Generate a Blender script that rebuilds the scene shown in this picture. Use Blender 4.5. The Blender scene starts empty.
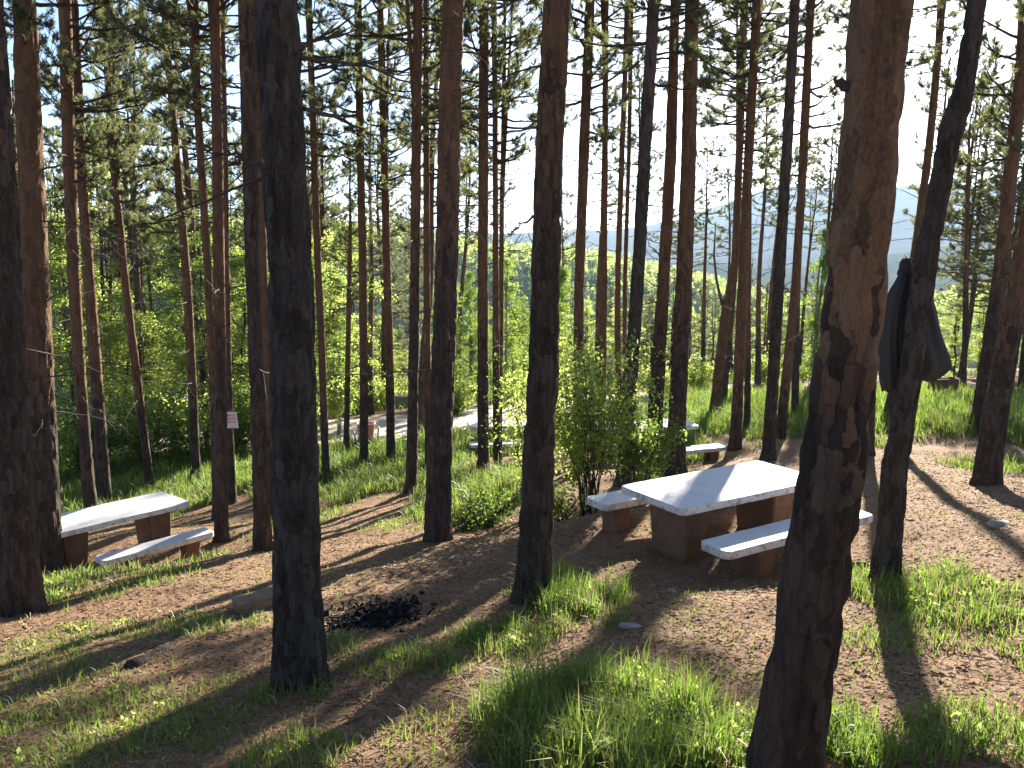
import bpy, math, numpy as np
from mathutils import Vector
rad = math.radians
S = bpy.context.scene
COL = S.collection

# ------------------------------------------------------------------ camera
F_PX = 840.0
PITCH = math.atan(134 / 840)
CAMZ = 1.6
SUN_AZ, SUN_EL = rad(22.0), rad(17.5)
SUN_DIR = np.array([math.sin(SUN_AZ) * math.cos(SUN_EL), math.cos(SUN_AZ) * math.cos(SUN_EL), math.sin(SUN_EL)])


def ray(u, v):
    x = (u - 512) / F_PX
    y = -(v - 384) / F_PX
    return np.array([x, math.cos(PITCH) + y * math.sin(PITCH), -math.sin(PITCH) + y * math.cos(PITCH)])


# ------------------------------------------------------------------ noise
def _h(ix, iy, iz, seed):
    n = (ix * 374761393 + iy * 668265263 + iz * 2147483647 + seed * 144665) & 0xFFFFFFFF
    n = ((n ^ (n >> 13)) * 1274126177) & 0xFFFFFFFF
    n = (n ^ (n >> 16)) & 0xFFFFFFFF
    n = (n * 40503) & 0xFFFFFFFF
    return ((n ^ (n >> 15)) & 0xFFFFFF) / float(0xFFFFFF)


def vnoise(x, y, z, seed=0):
    x, y, z = np.broadcast_arrays(np.asarray(x, float), np.asarray(y, float), np.asarray(z, float))
    ix, iy, iz = np.floor(x).astype(np.int64), np.floor(y).astype(np.int64), np.floor(z).astype(np.int64)
    fx, fy, fz = x - ix, y - iy, z - iz
    fx = fx * fx * (3 - 2 * fx); fy = fy * fy * (3 - 2 * fy); fz = fz * fz * (3 - 2 * fz)
    r = 0
    for dx in (0, 1):
        for dy in (0, 1):
            for dz in (0, 1):
                w = (fx if dx else 1 - fx) * (fy if dy else 1 - fy) * (fz if dz else 1 - fz)
                r = r + w * _h(ix + dx, iy + dy, iz + dz, seed)
    return r


# ------------------------------------------------------------------ terrain
_ys = np.linspace(-60, 9000, 90601)
_sl = np.interp(_ys, [-60, -5, 0, 14, 19, 42, 60, 300, 360, 9000], [.02, .10, .19, .19, .09, .09, .36, .36, 0.0, 0.0])
_cum = np.concatenate([[0], np.cumsum((_sl[1:] + _sl[:-1]) * .5 * np.diff(_ys))])
_cum -= np.interp(0, _ys, _cum)
FLATS = [(2.5, 9.6, 2.3, -1.82), (-6.2, 12.7, 1.9, -3.22), (3.4, 20.1, 2.0, -3.40), (-.1, 23.7, 1.9, -4.12)]


def ground_z(X, Y, fine=True):
    X = np.asarray(X, float); Y = np.asarray(Y, float)
    z = -.15 - np.interp(Y, _ys, _cum)
    z = z + .09 * 14 * np.tanh(X / 14) * np.clip(1 - (Y - 60) / 150, 0, 1)
    d = np.hypot(X, Y)
    near = np.clip(1 - d / 160, 0, 1)
    z = z + near * .22 * (vnoise(X / 4.2, Y / 4.2, 0, 3) - .5)
    for cx, cy, r, fz in FLATS:
        w = np.exp(-(((X - cx) ** 2 + (Y - cy) ** 2) / r ** 2) ** 2)
        z = z * (1 - w) + fz * w
    if fine:
        z = z + near * (.07 * (vnoise(X / .9, Y / .9, 0, 5) - .5) + .03 * (vnoise(X / .25, Y / .25, 0, 6) - .5)
                        + .014 * (vnoise(X / .08, Y / .08, 0, 7) - .5))
    return z


_T = np.concatenate([np.linspace(1.5, 60, 12000), np.linspace(60, 400, 4000)])


def at(u, v, Y=None):
    d = ray(u, v)
    if Y is not None:
        t = Y / d[1]
        return np.array([0, 0, CAMZ]) + d * t
    P = np.array([0, 0, CAMZ])[None] + d[None] * _T[:, None]
    below = P[:, 2] < ground_z(P[:, 0], P[:, 1], False)
    i = int(np.argmax(below)) if below.any() else len(_T) - 1
    return P[i]


def gz(x, y):
    return float(ground_z(x, y))


# ------------------------------------------------------------------ mesh builder
class MB:
    def __init__(self):
        self.v, self.f, self.m, self.n, self.a = [], [], [], 0, []

    def add(self, v, faces, mat=0, attr=0.0):
        v = np.asarray(v, float).reshape(-1, 3)
        for f in (faces if isinstance(faces, list) else [faces]):
            f = np.asarray(f, np.int64)
            if len(f):
                self.f.append(f + self.n); self.m.append(np.full(len(f), mat, np.int32))
        self.v.append(v)
        self.a.append(np.broadcast_to(np.asarray(attr, float), (len(v),)))
        self.n += len(v)

    def mesh(self, name, mats, smooth=True):
        V = np.concatenate(self.v); me = bpy.data.meshes.new(name)
        sizes = np.concatenate([np.full(len(f), f.shape[1], np.int32) for f in self.f])
        loops = np.concatenate([f.ravel() for f in self.f]).astype(np.int32)
        me.vertices.add(len(V)); me.vertices.foreach_set('co', V.astype(np.float32).ravel())
        me.loops.add(len(loops)); me.loops.foreach_set('vertex_index', loops)
        me.polygons.add(len(sizes))
        st = np.concatenate([[0], np.cumsum(sizes)[:-1]]).astype(np.int32)
        me.polygons.foreach_set('loop_start', st)
        me.polygons.foreach_set('material_index', np.concatenate(self.m))
        me.polygons.foreach_set('use_smooth', np.full(len(sizes), smooth, bool))
        at_ = me.attributes.new('tint', 'FLOAT', 'POINT')
        at_.data.foreach_set('value', np.concatenate(self.a).astype(np.float32))
        for m in (mats if isinstance(mats, (list, tuple)) else [mats]):
            me.materials.append(m)
        me.update(calc_edges=True); me.validate()
        return me

    def obj(self, name, mats, parent=None, loc=None, smooth=True):
        return link(name, self.mesh(name, mats, smooth), parent, loc)


def link(name, data, parent=None, loc=None):
    o = bpy.data.objects.new(name, data); COL.objects.link(o)
    if parent is not None:
        o.parent = parent
    if loc is not None:
        o.location = [float(c) for c in loc]
    return o


def tag(o, label=None, cat=None, group=None, kind=None):
    if label: o['label'] = label
    if cat: o['category'] = cat
    if group: o['group'] = group
    if kind: o['kind'] = kind
    return o


def thing(name, label, cat, loc, rz=0, group=None):
    o = link(name, None, None, loc); o.rotation_euler = (0, 0, rz); o.empty_display_size = .2
    return tag(o, label, cat, group)


def copy_tree(o, parent=None):
    c = o.copy(); COL.objects.link(c)
    if parent is not None: c.parent = parent
    for ch in list(o.children): copy_tree(ch, c)
    return c


def tube(P, R, n=6, cap=True):
    P = np.asarray(P, float); R = np.asarray(R, float)
    T = np.gradient(P, axis=0); T /= np.linalg.norm(T, axis=1)[:, None] + 1e-9
    up = np.array([0, 0, 1.0]) if abs(T[:, 2]).mean() < .8 else np.array([1.0, 0, 0])
    A = np.cross(T, up); A /= np.linalg.norm(A, axis=1)[:, None] + 1e-9
    B = np.cross(T, A)
    th = np.arange(n) * 2 * math.pi / n
    V = P[:, None, :] + R[:, None, None] * (np.cos(th)[None, :, None] * A[:, None, :] + np.sin(th)[None, :, None] * B[:, None, :])
    m = len(P)
    i = np.arange(m - 1)[:, None] * n; j = np.arange(n)[None]
    jn = (j + 1) % n
    q = np.stack([i + j, i + jn, i + n + jn, i + n + j], -1).reshape(-1, 4)
    V = V.reshape(-1, 3)
    if cap:
        V = np.concatenate([V, P[:1], P[-1:]])
        k = np.arange(n); kn = (k + 1) % n
        t1 = np.stack([np.full(n, m * n), kn, k], -1)
        t2 = np.stack([np.full(n, m * n + 1), (m - 1) * n + k, (m - 1) * n + kn], -1)
        return V, [q, t1, t2]
    return V, [q]


# ------------------------------------------------------------------ materials
class NT:
    def __init__(self, name):
        self.mat = bpy.data.materials.new(name); self.mat.use_nodes = True
        self.t = self.mat.node_tree; self.t.nodes.clear()
        self.out = self.t.nodes.new('ShaderNodeOutputMaterial')

    def n(self, typ, **kw):
        nd = self.t.nodes.new('ShaderNode' + typ)
        for k, v in kw.items():
            if k.startswith('i_'):
                nd.inputs[k[2:].replace('_', ' ')].default_value = v
            else:
                setattr(nd, k, v)
        return nd

    def l(self, a, b):
        self.t.links.new(a, b)

    def coord(self, scale=(1, 1, 1), which='Object'):
        tc = self.n('TexCoord'); mp = self.n('Mapping'); mp.inputs['Scale'].default_value = scale
        self.l(tc.outputs[which], mp.inputs['Vector']); return mp.outputs['Vector']

    def noise(self, vec, scale, detail=4, rough=.6):
        nd = self.n('TexNoise'); nd.inputs['Scale'].default_value = scale
        nd.inputs['Detail'].default_value = detail; nd.inputs['Roughness'].default_value = rough
        self.l(vec, nd.inputs['Vector']); return nd.outputs['Fac']

    def ramp(self, fac, stops):
        r = self.n('ValToRGB'); e = r.color_ramp.elements
        while len(e) < len(stops): e.new(.5)
        for k, (p, c) in enumerate(stops):
            e[k].position = p; e[k].color = (*c, 1) if len(c) == 3 else c
        self.l(fac, r.inputs['Fac']); return r.outputs['Color']

    def mix(self, fac, a, b, mode='MIX'):
        m = self.n('Mix', data_type='RGBA', blend_type=mode)
        for s, val in ((m.inputs[0], fac), (m.inputs[6], a), (m.inputs[7], b)):
            if hasattr(val, 'is_output'): self.l(val, s)
            else: s.default_value = val if not isinstance(val, tuple) else (*val, 1)
        return m.outputs[2]

    def math(self, op, a, b=0.0):
        m = self.n('Math', operation=op)
        for s, val in ((m.inputs[0], a), (m.inputs[1], b)):
            if hasattr(val, 'is_output'): self.l(val, s)
            else: s.default_value = val
        return m.outputs[0]

    def attr(self, name):
        a = self.n('Attribute'); a.attribute_name = name; return a.outputs['Fac']

    def bump(self, h, strength=.5, dist=.02):
        b = self.n('Bump'); b.inputs['Strength'].default_value = strength; b.inputs['Distance'].default_value = dist
        self.l(h, b.inputs['Height']); return b.outputs['Normal']

    def pbr(self, color, rough=.8, normal=None, spec=.3):
        p = self.n('BsdfPrincipled')
        if hasattr(color, 'is_output'): self.l(color, p.inputs['Base Color'])
        else: p.inputs['Base Color'].default_value = (*color, 1)
        if hasattr(rough, 'is_output'): self.l(rough, p.inputs['Roughness'])
        else: p.inputs['Roughness'].default_value = rough
        p.inputs['Specular IOR Level'].default_value = spec
        if normal is not None: self.l(normal, p.inputs['Normal'])
        return p

    def done(self, sh):
        self.l(sh.outputs[0] if hasattr(sh, 'outputs') else sh, self.out.inputs['Surface']); return self.mat


def bark_mat(name, lower, upper, crack):
    m = NT(name)
    v = m.coord((1, 1, .26)); v2 = m.coord((1, 1, .55)); v3 = m.coord((1, 1, 1))
    wob = m.n('TexNoise'); wob.inputs['Scale'].default_value = 9; wob.inputs['Detail'].default_value = 5
    m.l(v3, wob.inputs['Vector'])
    wv = m.n('VectorMath', operation='MULTIPLY_ADD'); wv.inputs[1].default_value = (.09, .09, .09)
    m.l(wob.outputs['Color'], wv.inputs[0]); m.l(v, wv.inputs[2])
    cell = m.n('TexVoronoi'); cell.inputs['Scale'].default_value = 21; m.l(wv.outputs[0], cell.inputs['Vector'])
    sep = m.n('SeparateColor'); m.l(cell.outputs['Color'], sep.inputs[0]); plate = sep.outputs[0]
    edge = m.n('TexVoronoi', feature='DISTANCE_TO_EDGE'); edge.inputs['Scale'].default_value = 21
    m.l(wv.outputs[0], edge.inputs['Vector']); edge = edge.outputs['Distance']
    n1 = m.noise(v, 34, 7, .75); n2 = m.noise(v2, 85, 5, .75); n3 = m.noise(v2, 1.7, 5, .7); n4 = m.noise(v3, 5.5, 5, .7)
    mixf = m.math('ADD', m.math('MULTIPLY', plate, .40), m.math('MULTIPLY', n1, .75))
    low = m.mix(m.ramp(mixf, [(.34, (0, 0, 0)), (.85, (1, 1, 1))]), lower[0], lower[1])
    up = m.mix(m.ramp(m.math('ADD', m.math('MULTIPLY', plate, .28), m.math('MULTIPLY', n2, .95)), [(.36, (0, 0, 0)), (.86, (1, 1, 1))]), upper[0], upper[1])
    hfac = m.math('ADD', m.attr('tint'), m.math('ADD', m.math('MULTIPLY', m.math('SUBTRACT', n3, .5), .9), m.math('MULTIPLY', m.math('SUBTRACT', plate, .5), .35)))
    hf = m.ramp(hfac, [(.30, (0, 0, 0)), (.72, (1, 1, 1))])
    c = m.mix(hf, low, up)
    dk = m.ramp(n4, [(.58, (0, 0, 0)), (.72, (.75, .75, .75))])
    c = m.mix(dk, c, lower[0])
    cr = m.math('MULTIPLY', m.ramp(m.math('ADD', edge, m.math('MULTIPLY', n2, .10)), [(.05, (1, 1, 1)), (.13, (0, 0, 0))]), m.math('SUBTRACT', .42, m.math('MULTIPLY', hf, .32)))
    c = m.mix(cr, c, crack)
    h = m.math('ADD', m.math('ADD', m.math('MULTIPLY', m.math('MINIMUM', edge, .16), 1.8), m.math('MULTIPLY', n1, 1.5)), m.math('MULTIPLY', plate, .35))
    return m.done(m.pbr(c, .92, m.bump(h, 1.0, .022), .12))


def leaf_mat(name, c1, c2, trans=.45, tcol=None, gloss=.35, hue=.0):
    m = NT(name)
    oi = m.n('ObjectInfo')
    f = m.math('ADD', m.math('MULTIPLY', m.attr('tint'), .65), m.math('MULTIPLY', oi.outputs['Random'], .35))
    c = m.mix(f, c1, c2)
    p = m.pbr(c, .55, None, gloss)
    t = m.n('BsdfTranslucent')
    if tcol: m.l(m.mix(f, tcol[0], tcol[1]), t.inputs['Color'])
    else: m.l(c, t.inputs['Color'])
    mx = m.n('MixShader'); mx.inputs[0].default_value = trans
    m.l(p.outputs[0], mx.inputs[1]); m.l(t.outputs[0], mx.inputs[2])
    return m.done(mx)


M = {}
M['pine_bark'] = bark_mat('pine_bark', ((.055, .043, .036), (.135, .108, .088)), ((.098, .061, .041), (.26, .160, .095)), (.022, .017, .014))
M['flaky_bark'] = bark_mat('flaky_bark', ((.052, .042, .036), (.125, .100, .082)), ((.115, .072, .047), (.40, .255, .155)), (.022, .017, .014))
M['grey_bark'] = bark_mat('grey_bark', ((.048, .041, .035), (.128, .112, .096)), ((.072, .062, .052), (.165, .143, .122)), (.019, .016, .014))
M['birch_bark'] = bark_mat('birch_bark', ((.16, .15, .12), (.32, .30, .24)), ((.22, .21, .17), (.4, .38, .32)), (.05, .045, .04))
m = NT('dead_wood'); v = m.coord((1, 1, 1))
M['dead_wood'] = m.done(m.pbr(m.mix(m.noise(v, 12), (.045, .036, .03), (.105, .088, .075)), .9))
M['needles'] = leaf_mat('needles', (.050, .072, .040), (.11, .135, .070), .45, ((.20, .24, .085), (.36, .38, .16)))
M['leaf'] = leaf_mat('leaf', (.08, .14, .026), (.15, .22, .05), .64, ((.34, .48, .08), (.54, .62, .17)))
M['birch_leaf'] = leaf_mat('birch_leaf', (.09, .17, .03), (.17, .27, .06), .55, ((.22, .36, .04), (.38, .50, .09)))
M['shrub_leaf'] = leaf_mat('shrub_leaf', (.045, .085, .022), (.10, .165, .045), .5, ((.16, .28, .03), (.30, .42, .08)))
M['grass'] = leaf_mat('grass', (.065, .135, .022), (.16, .225, .05), .48, ((.15, .29, .03), (.33, .42, .08)))
M['dry_grass'] = leaf_mat('dry_grass', (.26, .20, .10), (.42, .34, .19), .3)

m = NT('litter'); c = m.ramp(m.attr('tint'), [(0, (.07, .042, .025)), (.45, (.23, .142, .084)), (.8, (.40, .275, .165)), (1, (.60, .48, .34))])
M['litter'] = m.done(m.pbr(c, .85, None, .2))

m = NT('forest_floor'); v = m.coord()
n1 = m.noise(v, .9, 5, .6); n2 = m.noise(v, 9, 6, .7); n3 = m.noise(v, 70, 5, .8); n4 = m.noise(v, 3.1, 4, .6)
soil = m.ramp(n3, [(.28, (.075, .042, .024)), (.5, (.25, .150, .084)), (.72, (.48, .32, .195))])
soil = m.mix(m.ramp(n2, [(.35, (0, 0, 0)), (.7, (1, 1, 1))]), soil, m.mix(.5, soil, (.20, .125, .075)))
soil = m.mix(m.ramp(n1, [(.4, (0, 0, 0)), (.65, (.7, .7, .7))]), soil, m.mix(.55, soil, (.36, .245, .155)))
moss = m.mix(n2, (.045, .072, .020), (.13, .15, .05))
gf = m.ramp(m.math('ADD', m.attr('tint'), m.math('MULTIPLY', m.math('SUBTRACT', n4, .5), .8)), [(.3, (0, 0, 0)), (.75, (.85, .85, .85))])
c = m.mix(gf, soil, moss)
hh = m.math('ADD', m.math('MULTIPLY', n3, .6), m.math('MULTIPLY', n2, .8))
M['forest_floor'] = m.done(m.pbr(c, .95, m.bump(hh, .8, .03), .1))

m = NT('gravel'); v = m.coord()
c = m.ramp(m.noise(v, 25, 5, .8), [(.3, (.44, .36, .31)), (.7, (.62, .53, .47))])
M['gravel'] = m.done(m.pbr(c, .95))

m = NT('white_paint'); v = m.coord()
n1 = m.noise(v, 3.5, 6, .7); n2 = m.noise(v, 38, 6, .75); n5 = m.noise(v, 11, 5, .7)
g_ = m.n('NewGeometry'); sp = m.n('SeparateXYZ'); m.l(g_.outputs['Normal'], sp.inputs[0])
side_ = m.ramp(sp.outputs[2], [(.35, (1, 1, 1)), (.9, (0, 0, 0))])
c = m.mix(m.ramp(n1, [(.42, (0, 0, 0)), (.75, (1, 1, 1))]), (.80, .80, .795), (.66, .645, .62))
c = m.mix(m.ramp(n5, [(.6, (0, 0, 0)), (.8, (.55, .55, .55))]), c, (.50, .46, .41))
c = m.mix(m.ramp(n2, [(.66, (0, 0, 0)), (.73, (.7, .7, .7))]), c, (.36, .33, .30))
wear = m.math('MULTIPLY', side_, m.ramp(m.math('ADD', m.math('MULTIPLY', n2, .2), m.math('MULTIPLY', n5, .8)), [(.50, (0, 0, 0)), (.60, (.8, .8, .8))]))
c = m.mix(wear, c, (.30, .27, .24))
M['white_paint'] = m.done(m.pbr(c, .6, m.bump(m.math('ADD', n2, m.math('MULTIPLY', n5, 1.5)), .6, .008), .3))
m = NT('brown_paint'); v = m.coord()
n1 = m.noise(v, 7, 5, .65); n2 = m.noise(v, 50, 4, .7)
c = m.mix(m.ramp(n1, [(.35, (0, 0, 0)), (.7, (1, 1, 1))]), (.155, .088, .054), (.245, .145, .088))
c = m.mix(m.ramp(n2, [(.66, (0, 0, 0)), (.76, (.8, .8, .8))]), c, (.27, .24, .21))
M['brown_paint'] = m.done(m.pbr(c, .75, m.bump(n2, .5, .006)))
m = NT('stone'); v = m.coord(); n1 = m.noise(v, 14, 6, .7)
M['stone'] = m.done(m.pbr(m.ramp(n1, [(.3, (.14, .125, .11)), (.7, (.36, .33, .30))]), .9, m.bump(n1, .7, .02)))
m = NT('pale_stone'); v = m.coord(); n1 = m.noise(v, 20, 6, .7)
M['pale_stone'] = m.done(m.pbr(m.ramp(n1, [(.3, (.22, .205, .185)), (.7, (.46, .44, .41))]), .9, m.bump(n1, .7, .01)))
m = NT('cut_wood'); v = m.coord((1, 6, 6)); n1 = m.noise(v, 9, 5, .7)
M['cut_wood'] = m.done(m.pbr(m.ramp(n1, [(.3, (.16, .10, .06)), (.7, (.36, .26, .17))]), .85, m.bump(n1, .6, .01)))
m = NT('brown_wood'); v = m.coord((1, 6, 6)); n1 = m.noise(v, 9, 5, .7)
M['brown_wood'] = m.done(m.pbr(m.ramp(n1, [(.3, (.10, .055, .03)), (.7, (.20, .12, .07))]), .85))
m = NT('charcoal'); c = m.ramp(m.attr('tint'), [(0, (.008, .008, .008)), (.7, (.03, .028, .027)), (.9, (.12, .115, .11)), (1, (.42, .40, .38))])
M['charcoal'] = m.done(m.pbr(c, .95, None, .1))
m = NT('jacket_cloth'); v = m.coord(); n1 = m.noise(v, 160, 2)
M['jacket_cloth'] = m.done(m.pbr(m.mix(n1, (.040, .041, .041), (.066, .067, .067)), .85, m.bump(n1, .3, .002), .3))
m = NT('sign_white'); v = m.coord(); n1 = m.noise(v, 18, 3)
M['sign_white'] = m.done(m.pbr(m.mix(n1, (.70, .62, .58), (.80, .77, .72)), .5))
M['sign_red'] = NT('sign_red'); M['sign_red'] = M['sign_red'].done(M['sign_red'].pbr((.55, .08, .10), .5))
m = NT('bin_red'); v = m.coord(); n1 = m.noise(v, 9, 4)
M['bin_red'] = m.done(m.pbr(m.mix(n1, (.62, .25, .21), (.74, .38, .33)), .5))
m = NT('concrete'); v = m.coord(); n1 = m.noise(v, 8, 5)
M['concrete'] = m.done(m.pbr(m.mix(n1, (.30, .30, .29), (.44, .43, .41)), .9))
m = NT('hill_cover'); v = m.coord(); n1 = m.noise(v, .02, 6, .7); n2 = m.noise(v, .12, 5, .7)
c = m.mix(n2, m.mix(n1, (.05, .085, .03), (.12, .15, .06)), (.08, .115, .045))
M['hill_cover'] = m.done(m.pbr(c, 1.0, None, 0))
m = NT('mountain_cover'); v = m.coord(); n1 = m.noise(v, .004, 8, .7)
M['mountain_cover'] = m.done(m.pbr(m.ramp(n1, [(.35, (.025, .045, .03)), (.6, (.07, .085, .05)), (.75, (.16, .15, .11))]), 1.0, None, 0))


# ------------------------------------------------------------------ grass patches (world ellipses found from where they lie)
PX_PATCH = [  # u, v, half width px, half height px, density, blade height
    (600, 722, 112, 54, .95, .17), (735, 750, 60, 30, .75, .17), (565, 600, 50, 22, .85, .17), (500, 635, 60, 18, .55, .13),
    (405, 662, 70, 16, .42, .11), (330, 652, 40, 14, .35, .12), (110, 725, 130, 48, .42, .075), (60, 645, 80, 26, .38, .075),
    (185, 628, 70, 16, .36, .09), (300, 752, 60, 20, .40, .12), (430, 735, 50, 26, .2, .10), (215, 690, 60, 24, .32, .075),
    (935, 592, 75, 24, .50, .15), (900, 640, 60, 16, .25, .12), (985, 735, 75, 40, .5, .14), (845, 748, 34, 26, .85, .18),
    (852, 580, 16, 14, .6, .14), (1010, 640, 30, 30, .3, .12), (920, 755, 60, 18, .4, .12),
    (390, 470, 80, 20, .75, .24), (330, 462, 60, 20, .9, .26), (470, 488, 50, 24, .9, .25), (205, 482, 75, 18, 1.0, .24),
    (300, 520, 40, 12, .4, .13), (165, 572, 40, 10, .35, .12), (480, 440, 90, 14, 1.0, .28), (400, 525, 40, 8, .3, .12),
    (760, 410, 130, 20, 1.0, .32), (950, 408, 110, 25, 1.0, .34), (1005, 466, 40, 12, .5, .2), (640, 440, 60, 14, .7, .25),
    (80, 582, 40, 8, .5, .14), (120, 510, 80, 12, .9, .22), (60, 495, 70, 16, .9, .25), (860, 440, 30, 8, .6, .18), (130, 470, 130, 12, .9, .3),
    (610, 622, 26, 8, .35, .12), (280, 690, 50, 14, .4, .10), (30, 690, 60, 30, .3, .10)]
PATCH = []
for (u, v, ru, rv, dn, h) in PX_PATCH:
    c = at(u, v); a = at(u, v - rv); b = at(u, min(v + rv, 900))
    PATCH.append((c[0], c[1], ru / F_PX * c[1], max(.15, (a[1] - b[1]) / 2), dn, h))


def grass_field(X, Y):
    n = 1.2 * (vnoise(X / .7, Y / .7, 0, 11) - .5) + 1.1 * (vnoise(X / .2, Y / .2, 0, 12) - .5)
    D = np.zeros_like(X); H = np.full_like(X, .07)
    for (cx, cy, rx, ry, dn, h) in PATCH:
        q = ((X - cx) / rx) ** 2 + ((Y - cy) / ry) ** 2
        w = dn * np.clip(1.55 - q + n, 0, 1)
        H = np.where(w > D, h, H); D = np.maximum(D, w)
    far = np.clip((Y - 37) / 4, 0, 1) * np.clip(.8 + n, 0, 1)
    H = np.where(far > D, .3, H); D = np.maximum(D, far)
    D = np.maximum(D, .09 * np.clip(.4 + 1.6 * n, 0, 1))
    return D, H


# ------------------------------------------------------------------ ground sheet
th = np.concatenate([np.radians(np.arange(-180, -46, 5.0)), np.radians(np.arange(-46, 46, .24)), np.radians(np.arange(46, 180, 5.0))])
rr = np.concatenate([[.0, .6, 1.2, 1.8], 2.2 * np.exp(np.arange(0, 290) * .0115), 2.2 * math.exp(290 * .0115) * np.exp(np.arange(1, 70) * .078)])
TH, RR = np.meshgrid(th, rr, indexing='ij')
GX, GY = RR * np.sin(TH), RR * np.cos(TH)
GZ = ground_z(GX, GY)
Dg, _ = grass_field(GX, GY)
na, nr = TH.shape
i = np.arange(na)[:, None] * nr; i2 = ((np.arange(na) + 1) % na)[:, None] * nr; j = np.arange(nr - 1)[None]
q = np.stack([i + j, i + j + 1, i2 + j + 1, i2 + j], -1).reshape(-1, 4)
mb = MB(); mb.add(np.stack([GX, GY, GZ], -1), q, 0, Dg.ravel())
tag(mb.obj('ground', M['forest_floor']), kind='structure')

# gravel road beyond the grass bank
mb = MB()
us = np.linspace(0, 1, 60); rowsY = np.linspace(0, 1, 14)
gv = []
for s in us:
    x = -30 + 42 * s
    y0 = 26.3 + .02 * (x + 4) ** 2 * .6 + .6 * math.sin(x * .7); y1 = 36.0 + .25 * x * .3 + .5 * math.sin(x * .5 + 1)
    y0 = y0 + max(0, x - .5) * .75
    for t in rowsY:
        y = y0 + (max(y1, y0 + 1.5) - y0) * t
        gv.append((x, y, gz(x, y) + .035))
i = np.arange(59)[:, None] * 14; j = np.arange(13)[None]
mb.add(gv, np.stack([i + j, i + 14 + j, i + 15 + j, i + 1 + j], -1).reshape(-1, 4))
tag(mb.obj('gravel_road', M['gravel']), kind='structure')


# ------------------------------------------------------------------ far hills
def terrain_grid(name, x0, x1, nx, y0, y1, ny, zf, mat):
    X, Y = np.meshgrid(np.linspace(x0, x1, nx), np.linspace(y0, y1, ny), indexing='ij')
    Z = zf(X, Y)
    i = np.arange(nx - 1)[:, None] * ny; j = np.arange(ny - 1)[None]
    mb = MB(); mb.add(np.stack([X, Y, Z], -1), np.stack([i + j, i + ny + j, i + ny + 1 + j, i + 1 + j], -1).reshape(-1, 4))
    return tag(mb.obj(name, mat), kind='structure')


def hill_z(X, Y):
    u = 512 + F_PX * X / Y
    ridge = np.interp(u, [-400, 250, 400, 480, 560, 620, 700, 780, 900, 1024, 1500], [215, 232, 243, 250, 258, 270, 290, 306, 306, 296, 280])
    zr = 1.6 + (250 - ridge) / F_PX * 620 * 1.0
    t = np.clip((Y - 290) / 330, 0, 1); t = t * t * (3 - 2 * t) * .5 + t * .5
    z = -112 + (zr + 112) * t
    z = z - np.clip(Y - 640, 0, 1e9) * .25
    return z + 9 * (vnoise(X / 70, Y / 70, 0, 21) - .5) + 3 * (vnoise(X / 22, Y / 22, 0, 22) - .5)


terrain_grid('hill', -900, 1100, 160, 285, 1000, 90, hill_z, M['hill_cover'])


def mount(rid, D, amp, seed):
    def zf(X, Y):
        u = 512 + F_PX * X / Y
        r = np.interp(u, [p[0] for p in rid], [p[1] for p in rid])
        zr = 1.6 + (250 - r) / F_PX * D
        t = np.clip(1 - np.abs(Y - D) / (D * .42), 0, 1)
        n = (vnoise(X / 420, Y / 700, 0, seed) - .5) * 2 + (vnoise(X / 150, Y / 240, 0, seed + 1) - .5)
        n = n + .5 * (vnoise(X / 55, Y / 80, 0, seed + 2) - .5)
        return -100 + (zr + 100) * t ** .85 + amp * n * np.clip(t * 1.5, 0, 1)
    return zf


terrain_grid('mountain', -5200, 5600, 220, 2300, 5200, 80, mount([(-600, 205), (200, 222), (400, 224), (500, 230), (600, 228), (650, 222), (700, 208), (760, 193), (850, 190), (900, 189), (1024, 182), (1500, 170)], 3800, 26, 31), M['mountain_cover'])
terrain_grid('mountain', -2600, 2900, 200, 1000, 2300, 70, mount([(-600, 225), (300, 240), (450, 247), (560, 254), (640, 262), (700, 262), (760, 268), (830, 262), (900, 248), (1024, 235), (1500, 215)], 1650, 12, 41), M['mountain_cover'])

# forest covering the hill across the valley
rng = np.random.default_rng(5)
N = 8000
fx = rng.uniform(-430, 560, N * 3); fy = rng.uniform(300, 680, N * 3)
keep = np.abs(fx / fy) < .72
fx, fy = fx[keep][:N], fy[keep][:N]
fz = hill_z(fx, fy)
hh = rng.uniform(5.5, 11, len(fx)); K = 46
mb = MB()
t = rng.random((len(fx), K)) ** .8
a = rng.random((len(fx), K)) * 2 * math.pi
rad_ = (.32 + .68 * (1 - t)) * rng.uniform(.3, 1, (len(fx), K)) * (hh * .26)[:, None]
c = np.stack([fx[:, None] + rad_ * np.cos(a), fy[:, None] + rad_ * np.sin(a), fz[:, None] + hh[:, None] * (.1 + .9 * t)], -1).reshape(-1, 3)
n = len(c); o = rng.normal(size=(n, 3, 3)) * .62
V = (c[:, None] + o).reshape(-1, 3)
tn = np.repeat(np.clip(rng.normal(.45, .3, len(fx)), 0, 1), K * 3)
mb.add(V, np.arange(n * 3).reshape(-1, 3), 0, tn)
tag(mb.obj('forest', M['leaf'], smooth=False), 'distant green forest covering the hillside across the valley', 'forest', kind='stuff')


# ------------------------------------------------------------------ foliage builders
def unit(v): return v / (np.linalg.norm(v, axis=-1, keepdims=True) + 1e-9)


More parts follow.
